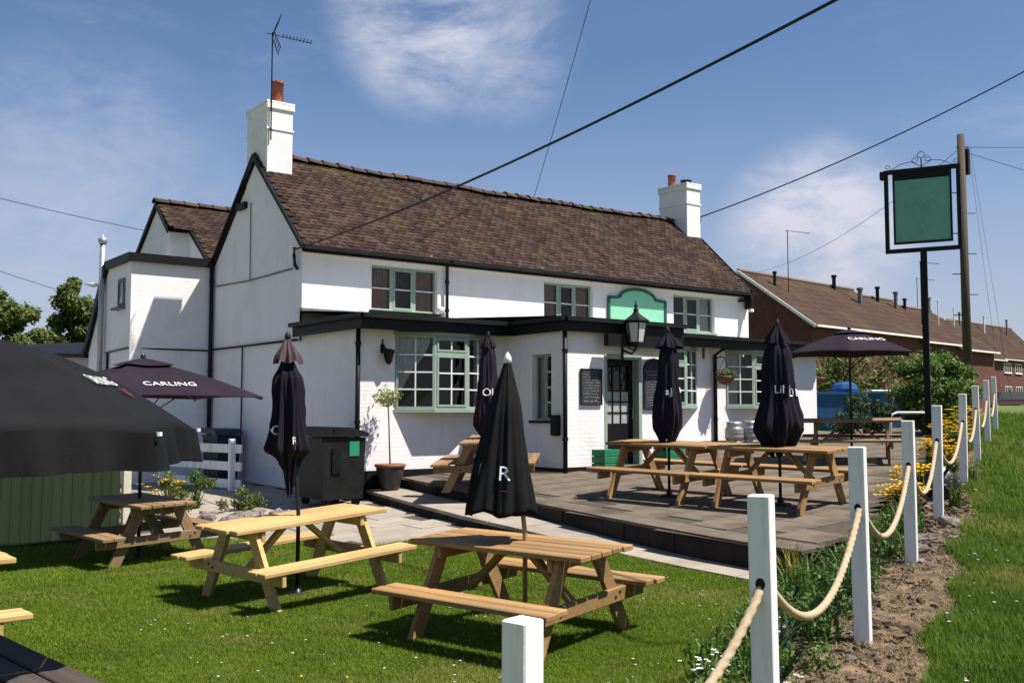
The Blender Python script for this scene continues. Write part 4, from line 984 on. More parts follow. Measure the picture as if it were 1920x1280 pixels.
def open_umbrella(loc, n, Rr, zr, za, rot, fab, label, valence=0, text=None, pole=True, vent=True, sagf=.05, name='open_umbrella', pole_r=.022, dome=.03):
    o = empty(name, loc, rot); tag(o, label, 'umbrella', 'open umbrellas'); seg = 8 * 2; rows_ = 12; m = MB()
    def pt(side, s, t):
        a0 = 2 * math.pi * side / n; a1 = 2 * math.pi * (side + 1) / n
        p = Vector((math.cos(a0), math.sin(a0), 0)).lerp(Vector((math.cos(a1), math.sin(a1), 0)), s) * Rr * t
        z = lerp(za, zr, t ** 1.08) + dome * math.sin(math.pi * t); bow_ = math.sin(math.pi * s)
        p *= (1 - .035 * bow_ * t); z -= sagf * bow_ * t * (1 - t) * 1.6 - .02 * bow_ * t
        return Vector((p.x, p.y, z))
    nv = n * seg
    for j in range(rows_ + 1):
        t = .10 + .90 * j / rows_
        for k in range(nv): m.v.append(tuple(pt(k // seg, (k % seg) / seg, t)))
    for j in range(rows_):
        for k in range(nv): m.f.append((j * nv + k, (j + 1) * nv + k, (j + 1) * nv + (k + 1) % nv, j * nv + (k + 1) % nv))
    can = m.build('canopy', fab, o, True)
    md = can.modifiers.new('thick', 'SOLIDIFY'); md.thickness = .006
    if vent:
        m = MB()
        for j in range(5):
            t = .26 * j / 4
            for k in range(nv): q = pt(k // seg, (k % seg) / seg, t); m.v.append((q.x, q.y, q.z + .035))
        for j in range(4):
            for k in range(nv): m.f.append((j * nv + k, (j + 1) * nv + k, (j + 1) * nv + (k + 1) % nv, j * nv + (k + 1) % nv))
        m.build('vent_flap', fab, o, True)
    if valence:
        m = MB(); rr = random.Random(2)
        for j in range(7):
            t = j / 6
            for k in range(nv):
                q = pt(k // seg, (k % seg) / seg, 1.0); a = math.atan2(q.y, q.x); f = (.030 * math.sin(26 * a + 2 * math.sin(5 * a)) + .02 * math.sin(11 * a + 1)) * t
                m.v.append((q.x * (1.004 + .015 * t) + f * math.cos(a), q.y * (1.004 + .015 * t) + f * math.sin(a), q.z + .002 - valence * t * (1 + .05 * math.sin(9 * a))))
        for j in range(6):
            for k in range(nv):
                if k % (seg) == 0 and j > 0 and False: continue
                m.f.append((j * nv + k, (j + 1) * nv + k, (j + 1) * nv + (k + 1) % nv, j * nv + (k + 1) % nv))
        m.build('valence', fab, o, True)
    for k in range(n):
        a = 2 * math.pi * k / n; m = MB(); q = pt(k, 0, 1); m.tube([(.02 * math.cos(a), .02 * math.sin(a), za - .06), (q.x * .98, q.y * .98, q.z - .02)], .011, 6)
        m.tube([(.03 * math.cos(a), .03 * math.sin(a), zr - .25), (q.x * .5, q.y * .5, lerp(za, zr, .5) - .02)], .008, 5); rib = m.build('rib', 'pole_black', o)
        if valence: MB().lathe([(-.008, .012), (.008, .012)], 8, (q.x * 1.01, q.y * 1.01, q.z)).build('tip', 'white_metal', rib)
    MB().tube([(0, 0, -.02), (0, 0, za + .06)], pole_r, 10).build('pole', 'pole_black', o, True)
    MB().lathe([(za + .03, .03), (za + .06, .035), (za + .09, .01)], 10).build('finial', 'pole_black', o, True)
    MB().lathe([(-.04, .15), (.01, .15), (.025, .13), (.03, .05), (.1, .03)], 20).build('base', 'pole_black', o, True)
    for (s, size, side, tt_, mt, off) in (text or []):
        v, f = text_mesh(s, size); mm = MB(); vs = []; c = pt(side, .5, tt_)
        half = (pt(side, 1, tt_) - pt(side, 0, tt_)).length
        slope_l = (pt(side, .5, 1) - pt(side, .5, 0)).length
        for x, y, _ in v:
            t = tt_ - y / slope_l; hw = (pt(side, 1, t) - pt(side, 0, t)).length
            q = pt(side, .5 + (x + off) / hw, t); vs.append((q.x, q.y, q.z + .016))
        mm.add(vs, f); mm.build('lettering', mt, can)
    return o
# side directions: chosen so that a panel's middle looks back at the lawn
ga = G(4.0, 12.75)
open_umbrella((3.98, 12.8, ga), 4, 1.58, 1.98, 2.44, math.atan2(-.606, .795) - .12, 'fabric_plum', 'open plum umbrella with white lettering above the brown table by the fence', text=[('CARLING', .155, 3, .74, 'print_white', .06)], sagf=.08)
open_umbrella((16.1, 10.96, Tz(16.1, 10.96)), 6, 1.22, 1.93, 2.36, math.atan2(-.795, -.606) - math.pi / 6 + .2, 'fabric_plum', 'open plum umbrella with white lettering at the far end of the terrace', text=[('CARLING', .17, 0, .55, 'print_white', .0)], sagf=.02)
open_umbrella((.60, 5.06, -.13), 8, 1.20, 1.72, 2.17, -.12, 'fabric_black', 'open black umbrella with hanging valence at the left edge in the foreground', valence=.16, text=[('CARLING', .10, 7, .72, 'print_white', -.04), ('V', .10, 7, .80, 'print_red', .12)], sagf=.05, dome=.10)

# ------------------------------------------------------------------ rope fence
POSTS = [(1.84, 2.37, 1.08, 12.5), (3.25, 2.62, 1.35, 25.5), (5.09, 3.42, 1.48, 25.5), (7.22, 4.41, 1.61, 25.5), (9.33, 5.40, 1.74, 25.5), (11.85, 6.52, 1.895, 25.5), (14.3, 7.65, 2.055, 25.5), (16.9, 8.85, 2.21, 25.5), (19.6, 10.1, 2.36, 25.5)]
PN = ['nearest white rope post, its top cut off at the bottom edge of the picture', 'second nearest white rope post, right of the front picnic table', 'third white rope post, standing at the terrace corner', 'fourth white rope post, in front of the far terrace table',
      'fifth white rope post, beside the black sack', 'sixth white rope post, among yellow flowers', 'seventh white rope post, in front of the green bush', 'eighth white rope post along the verge', 'farthest white rope post along the verge']
holes = []
for i, (x, y, zt, rz) in enumerate(POSTS):
    zb = G(x, y) - .15; o = empty('rope_post', (x, y, zb + .15), R(rz)); tag(o, PN[i], 'post', 'white rope posts')
    o.rotation_euler = (R(rng.uniform(-.8, .8)), R(rng.uniform(-.8, .8)), R(rz)); h = zt - (zb + .15)
    MB().box((0, 0, (h - .15) / 2), (.090, .090, h + .15), ch=.005).build('shaft', 'white_paint', o)
    for s in (-1, 1):
        m = MB(); n = 16
        for k in range(n): a = 2 * math.pi * k / n; m.v.append((s * .0465, .019 * math.cos(a), h - .343 + .024 * math.sin(a)))
        m.f = [tuple(range(n)) if s > 0 else tuple(range(n))[::-1]]; m.build('rope_hole', 'dark_iron', o)
    holes.append(Vector((x, y, zt - .33)))
RN = ['twisted rope sagging from the nearest to the second white post', 'twisted rope sagging between the second and third white posts', 'twisted rope between the third and fourth white posts', 'rope between the fourth and fifth white posts', 'rope between the fifth and sixth white posts', 'rope between the sixth and seventh white posts', 'rope between the seventh and eighth white posts', 'rope between the eighth and farthest white posts']
for i in range(len(holes) - 1):
    a, b = holes[i], holes[i + 1]; L = (b - a).length; n = max(20, int(L / (.011 if i < 3 else .03))); sg = (.30, .34, .34, .36, .36, .36, .36, .36)[i]
    d = (b - a).normalized(); d2 = Vector((d.x, d.y, 0)).normalized()
    pts = [a.lerp(b, k / n) - Vector((0, 0, sg * 4 * (k / n) * (1 - k / n))) for k in range(n + 1)]
    m = MB(); ns = 12; s_ = 0
    for k, p in enumerate(pts):
        dd = (pts[min(k + 1, n)] - pts[max(k - 1, 0)]).normalized(); u = dd.cross(Vector((0, 0, 1))).normalized(); w = dd.cross(u)
        if k: s_ += (p - pts[k - 1]).length
        for q in range(ns):
            t = 2 * math.pi * q / ns; r = .0138 + .006 * abs(math.sin(1.5 * (t - s_ * 40)));  m.v.append(tuple(p + (u * math.cos(t) + w * math.sin(t)) * r))
    for k in range(n):
        for q in range(ns): m.f.append((k * ns + q, (k + 1) * ns + q, (k + 1) * ns + (q + 1) % ns, k * ns + (q + 1) % ns))
    tag(m.build('rope', 'rope', smooth=True), RN[i], 'rope', 'ropes between the posts')

# ------------------------------------------------------------------ fences, bins, pots by the pub
o = empty('board_fence', (2.0, 14.75, -.15)); tag(o, 'dark green board fence behind the lawn at the left', 'fence')
for k in range(26):
    b = MB(); b.box((0, 0, .57 + rng.uniform(-.006, .006)), (.1265, .02, 1.16), ch=.003); p = b.build('board', 'green_board', o); p.location = (-.95 + k * .128, rng.uniform(-.003, .003), 0)
for z in (.25, .95): MB().bb((-1.0, .012, z), (2.3, .05, z + .07)).build('rail', 'green_board', o)
MB().box((2.40, .0, .62), (.11, .09, 1.30), ch=.006).build('post', 'cream_wood', o)
o = empty('rail_fence', (7.65, 19.0, .1)); tag(o, 'white rail fence with one square post beside the bins', 'fence')
MB().box((0, 0, .52), (.11, .11, 1.06), ch=.008).build('post', 'white_paint', o)
MB().box((-.5, 2.6, .52), (.11, .11, 1.06), ch=.008).build('post', 'white_paint', o)
for z in (.18, .52, .86): m = MB(); m.beam((.09, -.26, z), (-.42, 2.62, z), .035, .17, .004); p = m.build('rail', 'white_paint', o); 
o = empty('trade_bin', (7.93, 15.42, Pz(7.9, 15.4))); tag(o, 'large black trade bin on wheels with a green label against the left bay', 'bin')
m = MB(); pr = [(-.36, .12), (.36, .12), (.40, 1.12), (-.40, 1.12)]; m.prism([(x, -.46, z) for x, z in pr], (0, .92, 0)); m.build('body', 'black_plastic', o, fix=True)
m = MB(); m.prism([(-.44, -.50, 1.14), (.44, -.50, 1.14), (.44, -.50, 1.20), (.10, -.50, 1.29), (-.44, -.50, 1.31)], (0, 1.0, 0)); m.build('lid', 'black_plastic', o, fix=True)
m = MB(); m.tube([(-.2, -.52, 1.27), (-.2, .52, 1.27)], .02); m.build('lid_bar', 'black_plastic', o)
MB().bb((.10, -.471, .82), (.28, -.4625, 1.06)).build('label', 'bin_green', o); MB().bb((-.22, -.49, .55), (-.06, -.455, .95)).build('bracket', 'black_paint', o)
for x in (-.28, .28):
    for y in (-.36, .36): MB().lathe([(-.03, .02), (-.03, .07), (.03, .07), (.03, .02)], 12).build('wheel', 'tyre', o); w = o.children[-1]; w.location = (x, y, .07); w.rotation_euler = (R(90), 0, 0)
o = empty('wheelie_bin', (8.0, 20.45, .18), R(10)); tag(o, 'dark blue wheelie bin behind the white rail fence', 'bin')
m = MB(); m.prism([(-.22, -.26, .05), (.22, -.26, .05), (.28, -.30, 1.02), (-.28, -.30, 1.02)], (0, .55, 0)); m.build('body', 'navy_plastic', o, fix=True)
m = MB(); m.prism([(-.31, -.34, 1.03), (-.31, .34, 1.07), (-.31, .30, 1.16), (-.31, -.22, 1.14)], (.62, 0, 0)); m.build('lid', 'navy_plastic', o, fix=True)
m = MB(); m.tube([(-.24, .36, 1.0), (.24, .36, 1.0)], .018); m.build('handle', 'navy_plastic', o)
for x in (-.22, .22): MB().tube([(x - .03, .25, .1), (x + .03, .25, .1)], .1, 14).build('wheel', 'tyre', o)
# potted standard tree
pz = Tz(8.98, 15.2) - .164; o = empty('potted_tree', (8.92, 15.15, pz)); tag(o, 'thin pale leaved standard tree in a dark glazed pot by the left bay', 'plant'); rr = random.Random(4)
m = MB(); m.lathe([(0, .15), (.02, .16), (.12, .185), (.36, .245), (.40, .25), (.40, .22), (.34, .20)], 24); m.build('pot', 'pot_glaze', o, True)
m = MB(); m.lathe([(.385, .252), (.40, .268), (.43, .268), (.44, .255), (.44, .225), (.40, .22)], 24); m.build('rim', 'pot_rim', o, True)
m = MB(); m.lathe([(.37, .0), (.37, .225)], 16); m.build('compost', 'soil', o)
m = MB(); m.tube([(0, 0, .36), (-.02, 0, .8), (-.03, .01, 1.2), (-.06, 0, 1.5), (-.05, .02, 1.66)], [.014, .012, .011, .010, .006], 6)
for k in range(14): a = rr.uniform(0, 6.28); z = rr.uniform(1.38, 1.55); l_ = rr.uniform(.12, .26); m.tube([(-.05, 0, z), (-.05 + l_ * math.cos(a), l_ * math.sin(a), z + rr.uniform(.0, .25))], .004, 4)
m.build('stem', 'bark', o)
m = MB(); leaf_cloud(m, [((-.05, 0, 1.60), (.32, .32, .20)), ((-.1, .0, 1.55), (.26, .24, .17))], 200, .034, rr); m.build('foliage', 'leaf_pale', o)
# kegs
for i, (x, y, bd_, lab) in enumerate(((17.78, 15.12, 'steel', 'plain steel beer keg standing by the right downpipe'), (18.22, 15.02, 'keg_band', 'steel beer keg with a blue band beside the plain one'))):
    o = empty('beer_keg', (x, y, Tz(x, y))); tag(o, lab, 'keg', 'beer kegs')
    m = MB(); m.lathe([(0, .17), (.0, .185), (.06, .185), (.07, .165), (.09, .185), (.14, .205), (.17, .215), (.19, .205), (.24, .205), (.26, .215), (.28, .205), (.33, .205), (.37, .185), (.40, .165), (.42, .17), (.50, .17), (.50, .155), (.43, .15), (.42, .0)], 24); m.build('shell', 'steel', o, True)
    m = MB(); m.lathe([(.29, .2065), (.325, .2065)], 24); m.build('band', bd_, o, True)
    m = MB(); m.lathe([(.41, .04), (.45, .04), (.45, .0)], 12); m.build('valve', 'steel', o)
# green boxes either side of the door
for x, y, lab in ((12.27, 13.30, 'green wooden planter box left of the door'), (13.78, 13.28, 'green wooden planter box right of the door')):
    o = empty('planter_box', (x, y, Tz(x, y))); tag(o, lab, 'planter', 'green boxes by the door')
    for k in range(3):
        MB().bb((-.24, -.17, .02 + k * .12), (.24, -.145, .13 + k * .12), ch=.004).build('board', 'box_green', o); MB().bb((-.24, .145, .02 + k * .12), (.24, .17, .13 + k * .12), ch=.004).build('board', 'box_green', o)
        MB().bb((-.24, -.144, .021 + k * .12), (-.215, .144, .131 + k * .12), ch=.004).build('board', 'box_green', o); MB().bb((.215, -.144, .021 + k * .12), (.24, .144, .131 + k * .12), ch=.004).build('board', 'box_green', o)
    MB().bb((-.21, -.14, .02), (.21, .14, .33)).build('soil_fill', 'soil', o)
# white metal hoop rail and pale post cap
o = empty('hoop_rail', (19.9, 12.1, Tz(19.9, 12.1) - .2), R(-30)); tag(o, 'low white metal hoop rail behind the far terrace table', 'rail')
MB().tube([(-.45, 0, 0), (-.45, 0, .72), (-.4, 0, .82), (-.3, 0, .86), (.3, 0, .86), (.4, 0, .82), (.45, 0, .72), (.45, 0, 0)], .025, 8).build('hoop', 'white_metal', o, True)

# ------------------------------------------------------------------ pub sign on its post
sx, sy = 17.2, 10.1; sg0 = G(sx, sy)
sgn = empty('pub_sign', (sx, sy, sg0), R(25.5 - 90)); tag(sgn, 'framed green picture sign on a tall black post above the rope posts', 'sign')
MB().box((0, 0, 2.02), (.11, .11, 4.14), ch=.006).build('post', 'black_paint', sgn)
z0s, z1s, hw = 4.06, 5.62, .655
m = MB(); m.bb((-hw, -.05, z0s), (hw, .05, z0s + .07)); m.bb((-hw, -.05, z1s - .07), (hw, .05, z1s)); m.bb((-hw, -.049, z0s + .07), (-hw + .07, .049, z1s - .07)); m.bb((hw - .07, -.049, z0s + .07), (hw, .049, z1s - .07)); m.build('frame', 'black_paint', sgn)
m = MB(); i0, i1, iw = z0s + .16, z1s - .15, hw - .15; m.bb((-iw, -.04, i0), (iw, .04, i0 + .035)); m.bb((-iw, -.04, i1 - .06), (iw, .04, i1 + .12)); m.bb((-iw, -.039, i0 + .035), (-iw + .035, .039, i1 - .06)); m.bb((iw - .035, -.039, i0 + .035), (iw, .039, i1 - .06)); m.build('inner_frame', 'black_paint', sgn)
MB().bb((-iw + .035, -.03, i0 + .035), (iw - .035, .03, i1 - .06)).build('panel', 'sign_green', sgn)
mo = MB(); rr = random.Random(12); cz = (i0 + i1) / 2 - .08
for k in range(9):
    a = R(30 + k * 15); r_ = rr.uniform(.22, .36); s_ = 1 if math.cos(a) > 0 else -1
    for sd_ in (-1, 1): mo.tube([(0, sd_ * .032, cz - .3), (.10 * math.cos(a), sd_ * .032, cz - .1 + .05 * math.sin(a)), (r_ * math.cos(a), sd_ * .032, cz + r_ * math.sin(a) - .02), (r_ * math.cos(a) + .06 * s_, sd_ * .032, cz + r_ * math.sin(a) - .10)], .006, 5)
mo.build('motif', 'motif', sgn)
m = MB()
def scroll(cx, cz_, r, a0, turns, s=1): return [(cx + s * (r * (1 - .75 * k / 24)) * math.cos(a0 + turns * 6.28 * k / 24), 0, cz_ + (r * (1 - .75 * k / 24)) * math.sin(a0 + turns * 6.28 * k / 24)) for k in range(25)]
for s in (-1, 1):
    m.tube([(s * .52, 0, z1s + .01), (s * .36, 0, z1s + .10), (s * .18, 0, z1s + .13), (0, 0, z1s + .02)], .007, 6); m.tube(scroll(s * .12, z1s + .16, .07, R(90), 1.3, s), .006, 5)
    m.tube(scroll(s * (hw - .06), z1s + .06, .06, R(-90), 1.2, -s), .006, 5)
m.tube([(.0 + .06 * math.cos(k * .33), 0, z1s + .24 + .06 * math.sin(k * .33)) for k in range(20)], .007, 6); m.tube([(0, 0, z1s), (0, 0, z1s + .18)], .012, 6); m.build('scrollwork', 'dark_iron', sgn)
MB().box((-hw - .03, 0, z1s - .09), (.09, .12, .16), ch=.02).build('bracket', 'black_paint', sgn)

# ------------------------------------------------------------------ telegraph pole and wires
tx, ty = 26.0, 14.1; tg = G(tx, ty); TP = 9.15 - tg
o = empty('telegraph_pole', (tx, ty, tg)); tag(o, 'tall weathered timber telegraph pole behind the pub sign', 'pole')
MB().tube([(0, 0, -.3), (0, 0, TP)], [.125, .095], 14).build('shaft', 'pole_timber', o, True)
pd = Vector((.795, -.606, 0))
for k in range(9): z = TP - 1.6 - k * .55; s = 1 if k % 2 else -1; m = MB(); m.tube([pd * s * .09 + Vector((0, 0, z)), pd * s * .33 + Vector((0, 0, z))], .014, 6); m.build('step_iron', 'dark_iron', o)
m = MB(); m.box(pd * .15 + Vector((0, 0, TP - .75)), (.10, .12, .7)); m.build('junction_box', 'black_plastic', o)
MB().tube([pd * -.12 + Vector((0, 0, TP - .35)), pd * .2 + Vector((0, 0, TP - .35))], .02).build('bracket', 'dark_iron', o)
def wire(a, b, r, sag_, label, n=30, name='overhead_wire'):
    a = Vector(a); b = Vector(b); pts = [a.lerp(b, k / n) - Vector((0, 0, sag_ * 4 * (k / n) * (1 - k / n))) for k in range(n + 1)]
    return tag(MB().tube(pts, r, 6).build(name, 'wire', None, True), label, 'wire', 'overhead wires')
A1 = Vector((8.42, 18.03, 4.80)); B1 = Vector((7.54, 5.57, 5.42)); wire(A1, A1 + (B1 - A1) * 1.6 + Vector((0, 0, .35)), .016, .42, 'thick black cable running from the pub corner up across the roof')
A2 = Vector((21.70, 19.60, 7.23)); B2 = Vector((25.42, 12.07, 10.41)); wire(A2, A2 + (B2 - A2) * 1.25, .018, .30, 'black cable running from the right chimney up to the right')
o = MB(); o.tube([(21.62, 19.60, 7.30), (21.72, 19.60, 7.25), (21.70, 19.60, 7.05)], .03, 6); tag(o.build('insulator', 'dark_iron'), 'dark insulator where the cable meets the right chimney', 'insulator')
wire((19.6, 25.0, 7.6), (13.3, 12.4, 15.2), .009, .2, 'thin wire rising steeply from behind the ridge')
TT = Vector((tx, ty, 9.15 - .35))
wire(TT, TT + Vector((16, -12.2, .3)), .008, .1, 'thin wire going level from the telegraph pole to the right'); wire(TT + Vector((0, 0, -.1)), TT + Vector((13, -7, -3.4)), .008, .1, 'thin wire dropping from the telegraph pole to the right')
wire(TT, (38.5, 31.5, 8.3), .007, .6, 'faint wire from the telegraph pole to the brick houses')
for k in range(2): wire(TT + Vector((.2 + k * .1, -.1, 0)), (tx + .75 + k * .22, ty - .5 - .15 * k, 2.0), .004, 0, 'faint stay wire slanting down beside the telegraph pole, ' + ('left one' if k == 0 else 'right one'))
wire((2, 46, 11.6), (17, 40, 8.4), .014, .3, 'thin wire above the trees at the left edge'); wire((2.5, 50, 10.2), (15, 48, 6.2), .014, .3, 'lower thin wire slanting into the trees at the left edge')

# ------------------------------------------------------------------ brick houses
AXD = Vector((math.cos(R(6.5)), math.sin(R(6.5)), 0)); PXD = Vector((AXD.y, -AXD.x, 0))         # along the row; towards the street
def house(name, p, length, half, zr, ze_, zb, label, wins=0, gable_left=True, barge=True, vents=(), aer=()):
    """p: ridge start point in plan; the row runs along AXD"""
    o = empty(name, (p[0], p[1], zb), R(6.5)); tag(o, label, 'house', 'brick houses along the road')
    H, E = zr - zb, ze_ - zb; k = (H - E) / half
    m = MB(); m.prism([(0, -half + .25, -.5), (0, half - .25, -.5), (0, half - .25, E + .15), (0, 0, H - .12), (0, -half + .25, E + .15)], (length, 0, 0)); m.build('wall', 'brick', o, fix=True)
    rf = MB(); rf.prism([(-.15, -half, E), (-.15, 0, H), (-.15, half, E), (-.15, half, E - .08), (-.15, 0, H - .1), (-.15, -half, E - .08)], (length + .2, 0, 0)); rfo = rf.build('roof', 'far_tile', o, fix=True)
    MB().tube([(-.15, 0, H + .02), (length + .05, 0, H + .02)], .10, 8).build('ridge', 'far_ridge', rfo)
    if barge:
        for s in (-1, 1): m = MB(); m.beam((-.19, s * half * 1.01, E - .06), (-.19, 0, H - .03), .05, .13); m.build('bargeboard', 'white_paint', rfo)
    m = MB(); m.beam((-.1, -half - .06, E - .03), (length, -half - .06, E - .03), .10, .09); m.build('gutter', 'white_paint', rfo)
    for u, t, hgt, rad, mt in vents:
        m = MB(); zz_ = H - k * half * t; m.tube([(u, -half * t, zz_ - .1), (u, -half * t, zz_ + hgt)], rad, 8); m.tube([(u, -half * t, zz_ + hgt), (u, -half * t, zz_ + hgt + .12)], rad * 1.45, 8); m.build('vent_pipe', mt, rfo)
    for q in range(wins):
        for (wz, wh) in ((E - 1.45, 1.05), (E - 4.1, 1.2)):
            x = .5 + q * (length - .4) / wins; ww = (length - .4) / wins * .62; f = MB(); y = -half + .25
            f.bb((x, y - .05, wz), (x + ww, y + .02, wz + .07)); f.bb((x, y - .05, wz + wh - .07), (x + ww, y + .02, wz + wh)); nb = 3
            for c in range(nb + 1): xx = x + (ww - .07) * c / nb; f.bb((xx, y - .049, wz + .07), (xx + .07, y + .019, wz + wh - .07))
            wo = f.build('window', 'white_paint', o); MB().bb((x + .03, y - .015, wz + .05), (x + ww - .03, y - .006, wz + wh - .05)).build('pane', 'slate', wo); MB().bb((x - .06, y - .12, wz - .07), (x + ww + .06, y - .001, wz - .003)).build('sill', 'white_paint', wo)
    return o
HP = Vector((36.9, 30.9, 0))
house('brick_house', HP, 10.7, 3.9, 8.2, 5.45, .8, 'brick house with long brown roof, its gable nearest behind the pub', vents=[(1.6, .22, .55, .07, 'dark_iron'), (8.4, .05, .6, .10, 'dark_iron'), (8.9, .35, .7, .12, 'lead')])
house('brick_house', HP + AXD * 10.75, 4.5, 3.9, 7.95, 5.25, .8, 'middle brick house of the first row with two roof vents', barge=False, vents=[(2.2, .08, .7, .10, 'dark_iron'), (3.4, .2, .8, .11, 'lead')])
house('brick_house', HP + AXD * 15.3, 5.0, 3.9, 7.7, 5.05, .8, 'end brick house of the first row behind the black sign post', barge=False, vents=[(1.2, .05, .5, .09, 'dark_iron'), (2.5, .4, 1.3, .035, 'white_metal'), (4.4, .05, .8, .10, 'lead')])
house('brick_house', (72.1, 43.1), 7.0, 4.0, 9.0, 5.7, 1.2, 'brick house with brown roof behind the telegraph pole', vents=[(1.6, .35, .9, .10, 'white_metal'), (5.0, .2, 1.5, .05, 'white_metal')])
for k in range(3):
    pk = Vector((100.9, 57.6, 0)) + AXD * 6.56 * k
    house('brick_house', pk, 6.5, 4.0, 11.5, 7.3, 1.6, ('left', 'middle', 'right')[k] + ' brick house with white windows in the far row at the right edge', wins=2, barge=k == 0, vents=[(2.5, .25, 1.7, .11, 'white_metal' if k == 1 else 'lead')])
def far_aerial(px_d, h, zb, label): aerial((px_d[0], px_d[1], zb), h, R(-30), label, big=False)
hp1 = HP + AXD * 1.9 + PXD * 1.4; far_aerial((hp1.x, hp1.y), 3.2, 7.0, 'thin roof aerial on the near end of the brick houses')
hp2 = HP + AXD * 14.2 + PXD * 2.2; far_aerial((hp2.x, hp2.y), 3.6, 6.3, 'thin roof aerial left of the black sign post')
hp3 = HP + AXD * 18.6; far_aerial((hp3.x, hp3.y), 2.0, 7.6, 'small roof aerial touching the black sign post')

# ------------------------------------------------------------------ trees, bush, hedge
def tree(name, loc, cs, n, size, mat, label, trunk_h, tr=.18, seed=1, cat='tree', group=None, limbs=6):
    o = empty(name, loc); tag(o, label, cat, group); rr = random.Random(seed); m = MB(); top = trunk_h
    m.tube([(0, 0, -.2), (.05, 0, top * .5), (-.03, .05, top)], [tr, tr * .75, tr * .35], 8)
    for k in range(limbs):
        c, r = cs[k % len(cs)]; z = top * rr.uniform(.35, .9); e = Vector(c) + Vector((rr.uniform(-.4, .4) * r[0], rr.uniform(-.4, .4) * r[1], rr.uniform(-.2, .3) * r[2])); m.tube([(0, 0, z), Vector((0, 0, z)).lerp(e, .5) + Vector((0, 0, .1)), e], [tr * .4, tr * .25, tr * .08], 6)
    m.build('trunk', 'bark', o, True)
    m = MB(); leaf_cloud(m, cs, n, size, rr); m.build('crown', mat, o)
    return o
def clumps(c, r, n, sc, rr):
    out_ = []
    for _ in range(n):
        while True:
            p = Vector((rr.uniform(-1, 1), rr.uniform(-1, 1), rr.uniform(-1, 1)))
            if .35 < p.length < 1: break
        q = (c[0] + p.x * r[0], c[1] + p.y * r[1], c[2] + p.z * r[2]); k = rr.uniform(.7, 1.3) * sc; out_.append((q, (k, k, k * .8)))
    return out_
rr = random.Random(21)
g1 = G(11.7, 47.6)
tree('conifer_tree', (11.7, 47.6, g1), clumps((0, 0, 4.2), (.85, .85, 3.2), 60, .5, rr), 260, .12, 'leaf_olive', 'tall narrow olive green tree left of the white annex', 6.0, seed=2)
tree('small_tree', (10.2, 46.5, G(10.2, 46.5)), clumps((0, 0, 2.6), (1.3, 1.3, 1.6), 30, .5, rr), 240, .12, 'leaf_dark', 'low dark tree at the foot of the tall narrow tree', 2.4, seed=3)
tree('round_tree', (8.1, 43.5, G(8.1, 43.5)), clumps((-.2, 0, 3.9), (1.6, 1.6, 2.0), 50, .55, rr), 260, .12, 'leaf_olive', 'round leafy tree at the left edge above the black umbrella', 3.2, seed=4)
tree('round_tree', (5.0, 45.0, G(5, 45)), clumps((0, 0, 3.4), (2.0, 2.0, 2.0), 24, .6, rr), 170, .12, 'leaf_bush', 'leafy tree mostly hidden by the left picture edge', 3.2, seed=5)
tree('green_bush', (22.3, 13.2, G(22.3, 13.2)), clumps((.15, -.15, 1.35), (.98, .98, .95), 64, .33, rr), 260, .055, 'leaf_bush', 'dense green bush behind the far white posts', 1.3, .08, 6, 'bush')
tree('green_bush', (20.9, 13.9, G(20.9, 13.9)), clumps((0, 0, .7), (.7, .7, .55), 18, .3, rr), 200, .05, 'leaf_dark', 'darker low bush left of the dense green bush', .9, .06, 7, 'bush')
m = MB(); o = empty('garden_hedge', (29.5, 22.5, G(29.5, 22.5))); tag(o, 'yellowish green garden hedge behind the blue skip', 'hedge'); rr = random.Random(31)
leaf_cloud(m, [((k * 1.0 + rr.uniform(-.2, .2), -k * .45 + rr.uniform(-.3, .3), rr.uniform(.6, 2.5)), (.9, .8, .75)) for k in [q * .25 - 4 for q in range(40)]], 230, .10, rr); m.build('foliage', 'leaf_olive', o)
m = MB()
for k in range(12): x = -3.8 + k * .85; m.tube([(x, -x * .45, -.2), (x + rr.uniform(-.2, .2), -x * .45, 1.6)], [.04, .015], 6)
m.build('stems', 'bark', o)
o = empty('climbing_ivy', (35.6, 28.6, G(35.6, 28.6))); tag(o, 'olive ivy covering the lower part of the near brick gable', 'ivy'); m = MB(); leaf_cloud(m, [((-.4 + .25 * k, -.6 - .5 * k, rr.uniform(.5, 3.4)), (.9, .9, .8)) for k in range(-4, 5)], 230, .12, rr); m.build('foliage', 'leaf_olive', o)
MB().tube([(0, -.3, -.2), (.1, -.4, 2.2)], .05).build('stems', 'bark', o)
# ------------------------------------------------------------------ blue skip
sk = empty('waste_skip', (26.6, 17.7, G(26.6, 17.7)), R(-37.3)); tag(sk, 'blue steel waste skip parked past the right end of the pub', 'skip')
pr = [(-1.25, .1), (1.25, .1), (1.75, .85), (1.75, 1.2), (-1.75, 1.2), (-1.75, .85)]
m = MB(); m.prism([(x, -.8, z) for x, z in pr], (0, 1.6, 0)); m.build('body', 'skip_blue', sk, fix=True)
m = MB(); m.bb((-1.8, -.86, 1.16), (1.8, -.80, 1.24)); m.bb((-1.8, .80, 1.16), (1.8, .86, 1.24)); m.build('rim', 'skip_blue', sk)
for x in (-.6, .55): MB().box((x, -.83, .62), (.07, .05, 1.0), rotm('Y', .12 if x > 0 else -.1)).build('rib', 'steel' if x > 0 else 'skip_blue', sk)
m = MB(); m.tube([(-.05, -.9, 1.27), (1.85, -.9, 1.27)], .028, 6); m.tube([(1.8, -.9, 1.27), (1.25, -.9, 2.05)], .022, 6); m.build('lifting_bar', 'white_metal', sk)
o = empty('covered_load', (26.15, 18.0, sk.location.z + 1.2), R(-37.3)); tag(o, 'domed bright blue plastic tank resting on the blue skip', 'tank')
